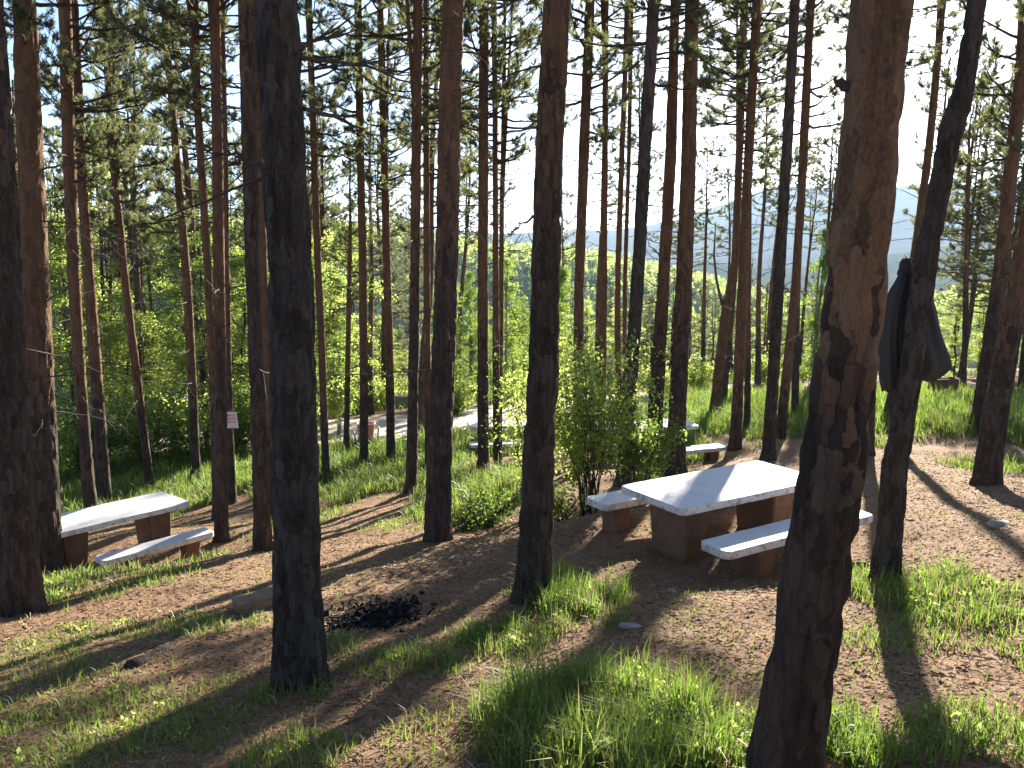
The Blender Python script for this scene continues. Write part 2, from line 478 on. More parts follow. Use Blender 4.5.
def needles(mb, rng, Sp, Sd, L, K=27, nl=.066, w=.0085, mat=0):
    n = len(Sp)
    tt = rng.random((n, K)) ** .8
    base = Sp[:, None] + Sd[:, None] * (L[:, None] * tt)[..., None]
    r = rng.normal(size=(n, K, 3))
    perp = unit(r - (r * Sd[:, None]).sum(-1, keepdims=True) * Sd[:, None])
    ang = rng.uniform(.35, 1.15, (n, K))[..., None]
    d = Sd[:, None] * np.cos(ang) + perp * np.sin(ang)
    side = unit(np.cross(d, rng.normal(size=(n, K, 3))))
    ln = nl * rng.uniform(.7, 1.25, (n, K))[..., None]
    v = np.stack([base - side * w / 2, base + side * w / 2, base + d * ln], 2).reshape(-1, 3)
    tint = np.repeat(np.clip(rng.normal(.45, .25, n), 0, 1), K * 3)
    mb.add(v, np.arange(len(v)).reshape(-1, 3), mat, tint)


def leaves(mb, rng, P, size, mat=0, droop=.3, tint=None):
    n = len(P)
    d = unit(rng.normal(size=(n, 3)) + np.array([0, 0, -droop])); s = unit(np.cross(d, rng.normal(size=(n, 3))))
    nn = np.cross(d, s)
    sz = size * rng.uniform(.6, 1.25, n)[:, None]
    v = np.stack([P, P + d * sz * .5 + s * sz * .32 + nn * sz * .06, P + d * sz, P + d * sz * .5 - s * sz * .32 + nn * sz * .06], 1).reshape(-1, 3)
    if tint is None: tint = np.clip(rng.normal(.5, .25, n), 0, 1)
    mb.add(v, np.arange(n * 4).reshape(-1, 4), mat, np.repeat(tint, 4))


def pine_crown(seed, H, R, nb, dens, low=.15, shape='canopy', K=27):
    rng = np.random.default_rng(seed); mb = MB()
    SP, SD, SL = [], [], []
    P = np.stack([np.linspace(0, .15 * rng.normal(), 8), np.linspace(0, .15 * rng.normal(), 8), np.linspace(0, H, 8)], -1)
    V, Fc = tube(P, np.linspace(.055, .012, 8), 6, False); mb.add(V, Fc, 1, .9)
    for b in range(nb):
        t = (b + rng.uniform(-.4, .4)) / nb; t = min(max(t, 0), .99)
        z = H * t
        if shape == 'canopy': L = R * (low + (1 - low) * min(1, t * 3)) * (1 - .72 * t) * rng.uniform(.55, 1.2)
        else: L = R * (1 - .86 * t) * rng.uniform(.65, 1.2)
        phi = rng.random() * 2 * math.pi
        el = rng.uniform(-.25, .25) + .6 * t
        s = np.linspace(0, 1, 7)
        bend = rng.normal() * .25
        hx = L * s * math.cos(el); lat = bend * L * s ** 2 * .5
        zz = z + L * s * math.sin(el) - .12 * L * s + .22 * L * s ** 2.4 + rng.normal(size=7) * .015
        c, sn = math.cos(phi), math.sin(phi)
        B = np.stack([c * hx - sn * lat, sn * hx + c * lat, zz], -1)
        V, Fc = tube(B, np.linspace(.02 + .006 * L, .005, 7), 5, False); mb.add(V, Fc, 1, .2)
        nt = max(3, int(L * 5.5 * dens))
        for k in range(nt):
            u = rng.uniform(.28, 1.0) if shape == 'canopy' else rng.uniform(.15, 1)
            f = u * 6; i0 = min(5, int(f)); p0 = B[i0] + (B[i0 + 1] - B[i0]) * (f - i0)
            d0 = unit(B[i0 + 1] - B[i0])
            sd = 1 if k % 2 else -1
            ang = sd * rng.uniform(.4, 1.1)
            ca, sa = math.cos(ang), math.sin(ang)
            dd = unit(np.array([d0[0] * ca - d0[1] * sa, d0[0] * sa + d0[1] * ca, d0[2] + rng.normal() * .22]))
            tl = rng.uniform(.22, .55) * min(1.2, .45 + L * .4) * (1.15 - .5 * u)
            ends = p0 + dd * tl + np.array([0, 0, .04])
            V, Fc = tube(np.stack([p0, (p0 + ends) / 2 + [0, 0, -.015], ends]), [.007, .005, .003], 3, False); mb.add(V, Fc, 1, .2)
            ns = rng.integers(6, 12)
            for q in range(ns):
                w = rng.uniform(.35, 1.0)
                SP.append(p0 + (ends - p0) * w)
                SD.append(unit(dd * .8 + rng.normal(size=3) * .45 + np.array([0, 0, .35]))); SL.append(rng.uniform(.06, .13))
        SP.append(B[-1]); SD.append(unit(B[-1] - B[-2])); SL.append(.2)
    needles(mb, rng, np.array(SP), np.array(SD), np.array(SL), K)
    return mb.mesh('pine_crown', [M['needles'], M['pine_bark']], False)


def leafy_crown(seed, H, R, nb, nl, size, mat, bark, droop=.3, narrow=False):
    rng = np.random.default_rng(seed); mb = MB()
    C = []
    P = np.stack([np.cumsum(rng.normal(size=8) * .05), np.cumsum(rng.normal(size=8) * .05), np.linspace(0, H, 8)], -1); P[0, :2] = 0
    V, Fc = tube(P, np.linspace(.06, .012, 8), 6, False); mb.add(V, Fc, 1, .4)
    for b in range(nb):
        t = rng.random(); z = H * t
        prof = math.sin(math.pi * min(1, .18 + .78 * t)) ** .7
        L = R * prof * rng.uniform(.45, 1.15); phi = rng.random() * 6.283; el = rng.uniform(.1, .9) if not narrow else rng.uniform(.4, 1.1)
        s = np.linspace(0, 1, 5)
        i0 = min(7, int(t * 7)); o = P[i0]
        B = np.stack([o[0] + math.cos(phi) * L * s * math.cos(el), o[1] + math.sin(phi) * L * s * math.cos(el), z + L * s * math.sin(el) - droop * L * s ** 2], -1)
        V, Fc = tube(B, np.linspace(.018, .004, 5), 4, False); mb.add(V, Fc, 1, .4)
        for k in range(4):
            w = rng.uniform(.35, 1); p = B[0] + (B[-1] - B[0]) * w; C.append((p[0], p[1], p[2] + rng.normal() * .1, rng.uniform(.12, .34) * (R / 1.6) ** .5))
    C = np.array(C); idx = rng.integers(0, len(C), nl)
    off = unit(rng.normal(size=(nl, 3))) * (rng.random(nl) ** .5)[:, None] * np.array([1.25, 1.25, .8])
    Pp = C[idx, :3] + off * C[idx, 3:4]
    ct = np.clip(rng.normal(.5, .2, len(C)), 0, 1)
    leaves(mb, rng, Pp, size, 0, .4, np.clip(ct[idx] + rng.normal(size=nl) * .12, 0, 1))
    return mb.mesh('leafy_crown', [mat, bark], False)


CAN = [pine_crown(100 + k, 6.0, 2.3, 42, 1.25, .45) for k in range(4)]
SPARSE = [pine_crown(150 + k, 6.0, 1.8, 22, .75, .5) for k in range(3)]
BUSH = [pine_crown(200 + k, 7.0, 2.1, 52, .95, .9, 'cone') for k in range(3)]
LEAFY = [leafy_crown(300 + k, 6.5, 2.2, 70, 14000, .078, M['leaf'], M['grey_bark']) for k in range(3)]
BIRCH = [leafy_crown(400 + k, 5.0, 1.15, 60, 7500, .068, M['birch_leaf'], M['birch_bark'], .45, True) for k in range(3)]


# ------------------------------------------------------------------ trees
def trunk_mesh(P, R, hgt, u0, u1, sides, seed, amp, mat, capoff=None):
    """P: resampled path (local), R radii, hgt: height of each ring, bark turns orange between u0 and u1"""
    rng = np.random.default_rng(seed)
    T = unit(np.gradient(P, axis=0))
    A = unit(np.cross(np.array([0, 1.0, 0])[None], T)); B = np.cross(T, A)
    th = np.arange(sides) * 2 * math.pi / sides
    up = np.clip((hgt - u0) / max(.1, u1 - u0), 0, 1)
    ct, st = np.cos(th)[None], np.sin(th)[None]
    Rm = R[:, None]
    k1 = 1 / .055
    n1 = vnoise(ct * Rm * k1 + seed * 3.1, st * Rm * k1, hgt[:, None] * k1 * .22, seed)
    n2 = vnoise(ct * Rm * k1 * 2.6, st * Rm * k1 * 2.6 + 7, hgt[:, None] * k1 * .9, seed + 1)
    fis = np.clip(np.abs(n1 - .5) * 5, 0, 1)
    lump = vnoise(ct * 1.3 + seed, st * 1.3, hgt[:, None] * 1.6, seed + 2) - .5
    disp = amp * ((1 - .45 * up)[:, None] * (fis - 1) + .75 * (n2 - .5)) + .055 * Rm * lump
    flare = 1 + (.22 if sides > 40 else .34) * np.exp(-np.clip(hgt, 0, 9) / .20)[:, None] * (1 + .5 * np.sin(3 * th + seed)[None])
    rad_ = Rm * flare + disp
    if sides > 40:
        for q_ in range(5):
            kz = rng.uniform(1.0, 6.5); ka = rng.random() * 6.283; ks = rng.uniform(.035, .07)
            dth = (th[None] - ka + math.pi) % (2 * math.pi) - math.pi
            g2 = ((dth * Rm) ** 2 + (hgt[:, None] - kz) ** 2) / ks ** 2
            rad_ = rad_ + ks * .20 * np.exp(-g2) - ks * .20 * np.exp(-g2 * 6)
    V = P[:, None] + rad_[..., None] * (ct[..., None] * A[:, None] + st[..., None] * B[:, None])
    m_ = len(P)
    i = np.arange(m_ - 1)[:, None] * sides; j = np.arange(sides)[None]; jn = (j + 1) % sides
    q = np.stack([i + j, i + jn, i + sides + jn, i + sides + j], -1).reshape(-1, 4)
    mb = MB(); mb.add(V, q, 0, np.repeat(up, sides))
    k = np.arange(sides); kn = (k + 1) % sides
    n0 = (m_ - 1) * sides
    mb.add(P[-1:], np.zeros((0, 3), int), 0, 1.0)
    mb.f.append(np.stack([n0 + k, n0 + kn, np.full(sides, mb.n - 1)], -1)); mb.m.append(np.zeros(sides, np.int32))
    return mb


def dead_branch(rng, p, phi, L, el=None, r0=None):
    mb = MB()
    el = rng.uniform(-.25, .35) if el is None else el
    s = np.linspace(0, 1, 8)
    curve = rng.normal() * .3; sag = rng.uniform(-.25, .25)
    hx = L * s * math.cos(el); lat = curve * L * s ** 2 * .5 + np.cumsum(rng.normal(size=8)) * .012 * L
    zz = L * s * math.sin(el) + sag * L * s ** 2 + np.cumsum(rng.normal(size=8)) * .010 * L
    B = np.stack([p[0] + math.cos(phi) * hx - math.sin(phi) * lat, p[1] + math.sin(phi) * hx + math.cos(phi) * lat, p[2] + zz], -1)
    r0 = (.005 + .0048 * L) if r0 is None else r0
    V, Fc = tube(B, r0 * (1 - .78 * s), 5, False); mb.add(V, Fc)
    for k in range(int(L * rng.uniform(3, 7))):
        u = rng.uniform(.25, .98); f = u * 7; i0 = min(6, int(f)); q0 = B[i0] + (B[i0 + 1] - B[i0]) * (f - i0)
        d = unit(B[i0 + 1] - B[i0]); d = unit(d * .7 + rng.normal(size=3) * .6)
        tl = rng.uniform(.12, .5) * (1.2 - u) * L
        V, Fc = tube(np.stack([q0, q0 + d * tl * .5, q0 + unit(d + rng.normal(size=3) * .25) * tl]), np.array([.45, .3, .15]) * r0 + .0015, 3, False); mb.add(V, Fc)
    return mb


TREES = {}


def tree(key, label, pts, H, kind='pine', d=None, u0=2.0, u1=5.0, hi=False, cb=7.0, cs=1.0, dead=10, dlow=2.2, dl=(.5, 1.7), crown=None, seed=0, group=None, cvar=None, bk=None):
    """pts: (u, v, width_px) from the base upwards"""
    rng = np.random.default_rng(1000 + seed)
    u, v, w = pts[0]
    base = at(u, v) if d is None else at(u, v, d)
    gy = base[1]
    if d is not None: base[2] = gz(base[0], gy)
    W = []
    for (pu, pv, pw) in pts:
        p = at(pu, pv, gy); q = p - [0, 0, CAMZ]; fd = q[1] * math.cos(PITCH) - q[2] * math.sin(PITCH)
        W.append((p[0], gy, p[2], pw / F_PX * fd * fd / math.hypot(fd, q[0]) * .485))
    W = np.array(W); W[:, :3] -= base
    if W[0, 2] > .05:
        W = np.concatenate([[[W[0, 0], 0, 0, W[0, 3] * 1.05]], W])
    W = W[np.argsort(W[:, 2])]
    W = np.concatenate([[[W[0, 0] - (W[1, 0] - W[0, 0]) * .02, 0, -.35, W[0, 3]]], W])
    top = W[-1]; dz = max(.5, top[2] - W[-2][2])
    slope = (top[0] - W[-2][0]) / dz
    Hh = max(H, top[2] + 2.5)
    rem = Hh - top[2]
    ext = [(top[0] + slope * rem * f * (1 - .45 * f), rng.normal() * .12 * f, top[2] + rem * f, max(.02, top[3] * (1 - .86 * f))) for f in (.25, .5, .75, 1.0)]
    W = np.concatenate([W, ext])
    step = .03 if hi else .09
    topdense = 7.5 if hi else Hh
    zs = np.concatenate([np.arange(-.35, topdense, step), np.arange(topdense, Hh, .4), [Hh]]) if topdense < Hh else np.append(np.arange(-.35, Hh, step), Hh)
    # smooth interpolation of the path
    xi = np.interp(zs, W[:, 2], W[:, 0]); yi = np.interp(zs, W[:, 2], W[:, 1]); ri = np.interp(zs, W[:, 2], W[:, 3])
    k = max(3, int((.35 if kind != 'crook' else .22) / step)) | 1
    pad = k // 2
    ker = np.hanning(k + 2)[1:-1]; ker /= ker.sum()
    sm = lambda a: np.convolve(np.pad(a, pad, 'edge'), ker, 'valid')
    nfull = len(zs)
    xi, yi, ri = sm(xi)[:nfull], sm(yi)[:nfull], sm(ri)[:nfull]
    P = np.stack([xi, yi, zs], -1)
    grey = kind in ('grey', 'crook')
    bark = M['grey_bark'] if grey else (M['birch_bark'] if kind == 'birch' else M['pine_bark'])
    if bk: bark = M[bk]
    nm = {'pine': 'pine_tree', 'grey': 'pine_tree', 'crook': 'pine_tree', 'birch': 'birch_tree', 'leafy': 'leafy_tree'}[kind]
    root = thing(nm, label, 'tree', base, 0, group)
    amp = min(.021, .13 * ri[min(10, nfull - 1)])
    tm = trunk_mesh(P, ri, np.clip(zs, 0, 99), u0, u1, 72 if hi else 20, 7 + seed, amp, bark)
    tm.obj('trunk', bark, root)
    # dead side branches
    dh = Hh * .9
    for kx in range(int(dead * 1.7)):
        z = rng.uniform(dlow, max(dlow + .5, min(cb + 1.0, dh)))
        i0 = int(np.argmin(np.abs(zs - z)))
        phi = rng.random() * 6.283
        L = rng.uniform(*dl) * (1 if rng.random() < .75 else .35)
        dead_branch(rng, P[i0], phi, L + ri[i0]).obj('dead_branch', M['dead_wood'], root)
    meshes = crown if crown is not None else (CAN if kind in ('pine', 'grey', 'crook') else BIRCH)
    me = meshes[(cvar if cvar is not None else seed) % len(meshes)]
    if cb < Hh:
        i0 = int(np.argmin(np.abs(zs - cb)))
        o = link('crown', me, root, P[i0])
        sz = (Hh - cb) / (6.0 if meshes is CAN or meshes is SPARSE else 7.0 if meshes is BUSH else 5.0 if meshes is BIRCH else 6.5)
        o.scale = (cs, cs, sz * 1.02)
        lean = math.atan2(P[-1, 0] - P[i0, 0], max(.5, Hh - cb))
        o.rotation_mode = 'ZYX'
        o.rotation_euler = (0, lean, rng.random() * 6.283)
        o.rotation_mode = 'XYZ'
    TREES[key] = (root, base, P, ri, zs)
    return root


# near, large trunks
tree('A', 'dark thick pine at the left edge of the photo, in front of the left table',
     [(22, 612, 46), (16, 500, 42), (8, 350, 38), (0, 180, 36), (-9, 40, 34)], 14, hi=True, u0=3, u1=8, cb=8, seed=1, dead=5)
tree('B', 'reddish brown pine beside the dark edge pine, covering the left end of a table',
     [(48, 578, 34), (44, 480, 32), (36, 290, 30), (29, 120, 28), (24, 0, 27)], 15, hi=True, u0=1.5, u1=4.5, cb=7.5, seed=2, dead=12, dlow=2)
tree('K', 'thick dark furrowed pine standing beside the burnt campfire patch',
     [(302, 682, 54), (298, 600, 51), (295, 480, 50), (291, 290, 48), (283, 140, 48), (276, 0, 48)], 14, kind='grey', hi=True, u0=3, u1=9, cb=8.5, seed=3, dead=6, dlow=2.6)
tree('T', 'straight brown pine with a grassy foot, between the campfire patch and the near white table',
     [(533, 602, 38), (537, 500, 35), (543, 380, 32), (546, 250, 30), (550, 130, 29), (558, 0, 29)], 14, hi=True, u0=1.0, u1=7, cb=8.5, seed=4, dead=8, dlow=2.6)
tree('BIG', 'largest leaning pine with flaking orange bark, in front of the near table bench',
     [(778, 815, 80), (786, 768, 75), (800, 680, 72), (815, 580, 72), (834, 450, 69), (853, 310, 64), (868, 150, 65), (882, 0, 65)], 13, hi=True, u0=1.0, u1=2.7, bk='flaky_bark', cb=8.5, seed=5, dead=5, dlow=3)
tree('COAT', 'crooked dark grey pine with a dark jacket hung on it',
     [(886, 584, 33), (889, 540, 30), (894, 470, 29), (904, 410, 27), (911, 372, 25.5), (920, 300, 25.5), (926, 260, 26.5), (940, 185, 25), (951, 130, 27), (961, 100, 25), (967, 70, 23), (977, 0, 21)], 12,
     kind='crook', hi=True, u0=4, u1=9, cb=8, seed=6, dead=4, dlow=3.4)
tree('Q', 'straight dark pine rising from the bare slope beyond the campfire patch',
     [(437, 542, 28), (440, 430, 26), (446, 290, 24), (449, 150, 24), (453, 0, 23)], 15, hi=True, u0=2.2, u1=6, cb=7.4, seed=7, dead=12)
tree('I', 'dark greyish pine just left of the thick furrowed pine by the campfire',
     [(263, 552, 19), (259, 430, 17), (253, 280, 16), (249, 140, 16.5), (246, 0, 17)], 15, u0=4, u1=9, cb=8.2, seed=8, dead=9)
tree('H', 'reddish pine partly hiding the small sign, first of the bare slope left of centre',
     [(222, 540, 14.5), (221, 430, 14), (219, 280, 13), (217, 120, 12), (215, 0, 11)], 15, u0=2, u1=5, cb=8, seed=9, dead=12)
tree('AA', 'stout leaning pine at the right edge with its foot on bare needle-strewn soil',
     [(986, 484, 30), (998, 400, 27), (1010, 335, 25), (1022, 265, 23), (1034, 200, 22)], 15, hi=True, u0=1.2, u1=4, cb=6.5, seed=10, dead=8, dlow=2.5)
tree('AB', 'slimmer leaning pine standing just behind the stout pine at the right edge',
     [(977, 432, 17), (987, 360, 16.5), (999, 280, 16), (1011, 170, 16), (1025, 40, 15)], 15, u0=2, u1=5, cb=6.5, seed=11, dead=10, dlow=2.5)
# left group
tree('C', 'pine rising directly behind the left table, nearer its left end',
     [(92, 518, 15), (88, 480, 14.5), (80, 380, 13.5), (74, 280, 14), (68, 130, 14.5), (65, 0, 14)], 15, u0=1.5, u1=4, cb=7, seed=12, dead=14, dlow=2)
tree('D', 'pine behind the middle of the left table, crossing another trunk higher up',
     [(105, 504, 15.5), (98, 400, 14), (89, 280, 13), (82, 180, 11), (77, 60, 10)], 14, u0=1.5, u1=4, cb=7, seed=13, dead=12, dlow=2)
tree('E', 'slender leaning pine behind the right end of the left table',
     [(151, 492, 10), (142, 420, 9.5), (125, 280, 9), (112, 150, 8.5), (104, 0, 8)], 13, u0=1, u1=3.5, cb=6.5, seed=14, dead=16, dlow=1.6)
tree('F', 'slender pine on the bright grassy bank right of the left table',
     [(196, 484, 11), (193, 400, 10), (187, 280, 9.5), (176, 150, 8.5), (165, 20, 7.5)], 14, u0=1, u1=3.5, cb=6.8, seed=15, dead=16, dlow=1.8)
tree('G', 'thin pine close left of the reddish pine by the sign',
     [(217, 520, 9), (213, 380, 9), (208, 270, 9), (199, 130, 8.5), (190, 0, 8)], 14, u0=1.5, u1=4, cb=7.5, seed=16, dead=10)
tree('SIGN', 'thin pine carrying the small white sign with red lettering',
     [(232, 504, 10), (229, 420, 9), (226, 280, 8.5), (224, 120, 7.5), (221, 0, 7)], 14, u0=1.5, u1=5, cb=7.2, seed=17, dead=10)
tree('J', 'orange-lit pine showing between the dark greyish pine and the thick furrowed pine',
     [(273, 520, 11.5), (268, 400, 11), (262, 250, 10.5), (257, 100, 10), (254, 0, 9)], 15, u0=.5, u1=3, cb=7.6, seed=18, dead=6)
tree('L', 'slim orange-lit pine mostly hidden by the thick furrowed pine, on its right side',
     [(326, 478, 8.5), (322, 350, 8), (318, 270, 7.5), (313, 120, 7), (309, 0, 6.5)], 14, u0=.5, u1=3, cb=7, seed=19, dead=10)
# centre group
tree('M', 'slim straight pine in front of the red litter bin',
     [(364, 467, 9.5), (364, 400, 9), (363, 280, 8.5), (360, 130, 8), (358, 0, 8)], 15, u0=1, u1=4, cb=7.5, seed=20, dead=14)
tree('N', 'slim pine standing right of the red litter bin at the edge of the gravel',
     [(391, 460, 9.5), (390, 380, 9), (387, 270, 8.5), (384, 140, 8), (381, 30, 7.5)], 14, u0=1, u1=3.5, cb=7, seed=21, dead=14)
tree('O', 'dark pine in the grass between the gravel road and the straight dark pine',
     [(411, 492, 12), (413, 400, 11), (415, 280, 10.5), (416.5, 140, 10.5), (418, 0, 10)], 15, u0=2.5, u1=7, cb=7.2, seed=22, dead=14)
tree('P', 'thin orange pine half hidden behind the straight dark pine of the bare slope',
     [(429, 470, 8), (427, 350, 7.5), (426.5, 220, 7), (426, 100, 6.5)], 14, u0=.4, u1=2.5, cb=7.2, seed=23, dead=10)
tree('R', 'pine with a leafy shrub at its foot, second right of the straight dark pine',
     [(483, 478, 12.5), (483, 400, 12), (483, 270, 11), (483.5, 130, 10.5), (484, 0, 10)], 15, u0=1.5, u1=5, cb=7.5, seed=24, dead=12)
tree('S', 'thin pine just right of the pine with a leafy shrub at its foot',
     [(497, 468, 8.5), (496, 350, 7.5), (495.5, 220, 6), (495, 100, 5.5), (494.5, 0, 5)], 14, u0=1, u1=4, cb=7, seed=25, dead=12)
tree('S2', 'very thin pine touching the left side of the straight pine with the grassy foot',
     [(499, 460, 6), (501, 330, 5.5), (502, 200, 5), (504, 80, 4.5)], 13, u0=1, u1=4, cb=6.5, seed=26, dead=8)
tree('U', 'medium pine rising behind the leafy shrub, right of the straight pine with grassy foot',
     [(578, 464, 11), (578.5, 380, 11), (579, 290, 10.5), (584, 150, 11), (590, 0, 10)], 15, u0=1, u1=4, cb=7.5, seed=27, dead=12)
tree('V', 'thin orange pine rising from the middle of the leafy shrub',
     [(601, 458, 8), (603, 350, 7.5), (604, 260, 7), (605, 150, 6.5), (606, 0, 6)], 14, u0=.5, u1=2.5, cb=8.6, seed=28, crown=SPARSE, dead=12)
tree('W', 'thin pine left of the dark leaning pine, its foot hidden by the leafy shrub',
     [(620, 452, 7), (617.5, 330, 6.5), (618, 270, 6), (622, 150, 6), (628, 0, 5)], 14, u0=.6, u1=3, cb=8.6, seed=29, crown=SPARSE, dead=12)
tree('W2', 'thinnest pine stem close behind the dark leaning pine',
     [(624, 446, 5), (625, 280, 4.5), (629, 150, 4.5), (632, 0, 4)], 13, u0=.6, u1=3, cb=8.6, seed=30, crown=SPARSE, dead=8)
tree('X', 'dark grey leaning pine behind the near bench, first of three close together',
     [(623, 487, 16), (629, 400, 15), (637, 290, 14), (645, 150, 13.5), (654, 0, 13)], 14, kind='grey', u0=4, u1=9, cb=7.4, seed=31, dead=9)
tree('Y', 'middle one of three pines close together behind the near white table',
     [(653, 472, 18), (656, 400, 16), (663, 290, 13), (671, 150, 12), (675, 0, 10.5)], 15, u0=1.5, u1=5, cb=8.6, seed=32, crown=SPARSE, dead=9)
tree('Z', 'right-hand and thickest of three pines close together behind the near white table',
     [(675, 475, 21), (678, 400, 19), (684, 280, 17.5), (689, 150, 16), (692, 0, 15)], 15, u0=1.5, u1=6, cb=8.6, seed=33, crown=SPARSE, dead=9)
# right centre group
tree('FORK', 'orange pine forking low, leaning over the grass beyond the tables',
     [(714, 419, 12), (719, 370, 11), (726, 312, 10.5), (735, 262, 8), (738, 180, 7.5), (741, 80, 7), (743, 10, 6)], 13, u0=-1, u1=1.5, cb=7.0, seed=34, cs=1.1, dead=7)
tree('FORK2', 'thin dark stem leaning beside the low-forking pine',
     [(723, 413, 7), (727, 360, 6.5), (732, 310, 6), (737, 250, 5.5), (741, 150, 5)], 15, u0=1.2, u1=3.5, cb=8.3, seed=35, cs=1.15, dead=6)
tree('OR', 'bright orange-brown pine with dark foot, right of the low-forking pine',
     [(735, 449, 13), (738, 390, 12), (742, 300, 11), (747, 190, 10.5), (752, 90, 10), (757, 0, 9)], 15, u0=.5, u1=2.2, cb=8.2, seed=36, cs=1.1, dead=14)
tree('OR2', 'thin stem hiding behind the bright orange-brown pine with dark foot',
     [(747, 432, 7.5), (747.5, 380, 7), (748, 320, 6.5), (749, 200, 6)], 15, u0=1, u1=3, cb=8.3, seed=37, cs=1.15, dead=6)
tree('DK', 'dark grey slim pine between the two orange pines beyond the near table',
     [(768, 460, 14), (773, 380, 13), (779, 280, 12.5), (787, 150, 11.5), (795, 0, 11)], 15, kind='grey', u0=4, u1=9, cb=9.2, seed=38, cs=.9, crown=SPARSE, dead=12)
tree('OR3', 'orange pine right of the dark grey slim pine, lit bright higher up',
     [(780, 438, 11.5), (786, 380, 10.5), (796, 280, 9.5), (804, 150, 9), (811, 0, 8)], 15, u0=.2, u1=2, cb=6.4, seed=39, cs=1.0, crown=SPARSE, dead=12)
tree('TH', 'thin dark pine in the grass just left of the largest leaning pine',
     [(795, 418, 8.5), (795.5, 360, 8), (797, 290, 7.5), (801, 180, 7)], 15, u0=2, u1=4, cb=6.8, seed=40, cs=1.0, crown=SPARSE, dead=6)
tree('BH', 'dark pine half hidden along the right side of the largest leaning pine',
     [(866, 455, 16), (870, 380, 15), (876, 290, 14), (884, 170, 12)], 13, u0=3, u1=6, cb=8, seed=41, dead=3)
tree('OJ', 'slim orange pine leaning behind the hanging jacket',
     [(886, 425, 11), (893, 390, 10.5), (915, 255, 9.5), (930, 140, 9), (943, 0, 8)], 14, u0=.8, u1=2.5, cb=8.6, seed=42, crown=SPARSE, dead=8)
tree('BG1', 'thin distant pine behind the small brown box in the grass',
     [(963, 391, 7), (965, 340, 6.5), (966, 280, 6), (968, 180, 5)], 10, u0=2, u1=5, cb=4, seed=43, dead=6, crown=BUSH)
tree('YS', 'young slender stem standing alone between two slim pines by the gravel road',
     [(346, 456, 6.5), (347.5, 380, 6), (349, 290, 5), (350, 240, 4)], 6.5, u0=1, u1=3, cb=4.2, seed=44, dead=7, dlow=1.5, crown=BUSH, cs=.45)

# the bare second arm of the low fork
r_, b_, P_, ri_, zs_ = TREES['FORK']
gyF = b_[1]
pf = np.array([at(u, v, gyF) - b_ for (u, v) in ((725, 314), (721, 300), (716.5, 280), (714, 255), (715, 235), (716, 222))])
V, Fc = tube(pf, np.linspace(.055, .012, 6), 8); mb = MB(); mb.add(V, Fc, 0, .6); mb.obj('dead_branch', M['pine_bark'], r_)

# a few bold dead limbs that stand out against the light
def limb(key, u, v, u2, v2, r, L3=0.0, seed=0, tw=6):
    root, base, P, ri, zs = TREES[key]
    a = at(u, v, base[1]) - base; b = at(u2, v2, base[1]) - base; b[1] += L3
    rng = np.random.default_rng(seed + 77); s = np.linspace(0, 1, 9)
    B = a[None] + (b - a)[None] * s[:, None]; B[:, 2] += np.sin(s * math.pi) * .05 * np.linalg.norm(b - a) + rng.normal(size=9) * .008
    mb = MB(); V, Fc = tube(B, r * (1 - .75 * s), 7, False); mb.add(V, Fc)
    for k in range(tw):
        i0 = rng.integers(3, 8); dd = unit((b - a) / np.linalg.norm(b - a) + rng.normal(size=3) * .6) * rng.uniform(.12, .35)
        V, Fc = tube(np.stack([B[i0], B[i0] + dd * .5, B[i0] + dd + [0, 0, .03]]), np.array([.35, .25, .1]) * r + .001, 4, False); mb.add(V, Fc)
    mb.obj('dead_branch', M['dead_wood'], root)


limb('K', 296, 48, 322, 34, .022, .1, 1); limb('K', 300, 58, 420, 74, .014, .5, 2); limb('K', 272, 170, 205, 150, .020, .2, 3)
limb('K', 304, 110, 362, 128, .012, .6, 4)
limb('Z', 690, 38, 752, 14, .022, -.2, 5); limb('Y', 662, 258, 648, 245, .022, 0, 6, 1); limb('Z', 682, 276, 700, 270, .018, 0, 7, 1)
limb('DK', 790, 118, 834, 142, .016, .3, 8); limb('OR3', 803, 175, 832, 192, .016, .1, 9); limb('BIG', 846, 88, 832, 83, .020, -.02, 10, 0)
limb('B', 36, 170, 118, 160, .013, .4, 11); limb('B', 30, 60, 78, 90, .012, -.5, 12); limb('C', 76, 220, 150, 300, .013, .6, 13)
limb('E', 118, 200, 200, 236, .010, .2, 14); limb('F', 178, 180, 250, 190, .010, -.3, 15); limb('D', 84, 200, 30, 250, .011, .4, 16)
limb('O', 416, 110, 470, 98, .011, .4, 17); limb('Q', 452, 110, 500, 92, .014, -.2, 18); limb('T', 536, 216, 512, 232, .014, .2, 19)
limb('COAT', 921, 262, 906, 258, .016, .0, 20, 0); limb('AB', 1008, 140, 960, 96, .014, .3, 21); limb('OJ', 922, 200, 880, 182, .010, .3, 22)
limb('U', 584, 130, 622, 148, .012, .3, 23); limb('X', 645, 140, 600, 122, .012, .5, 24)


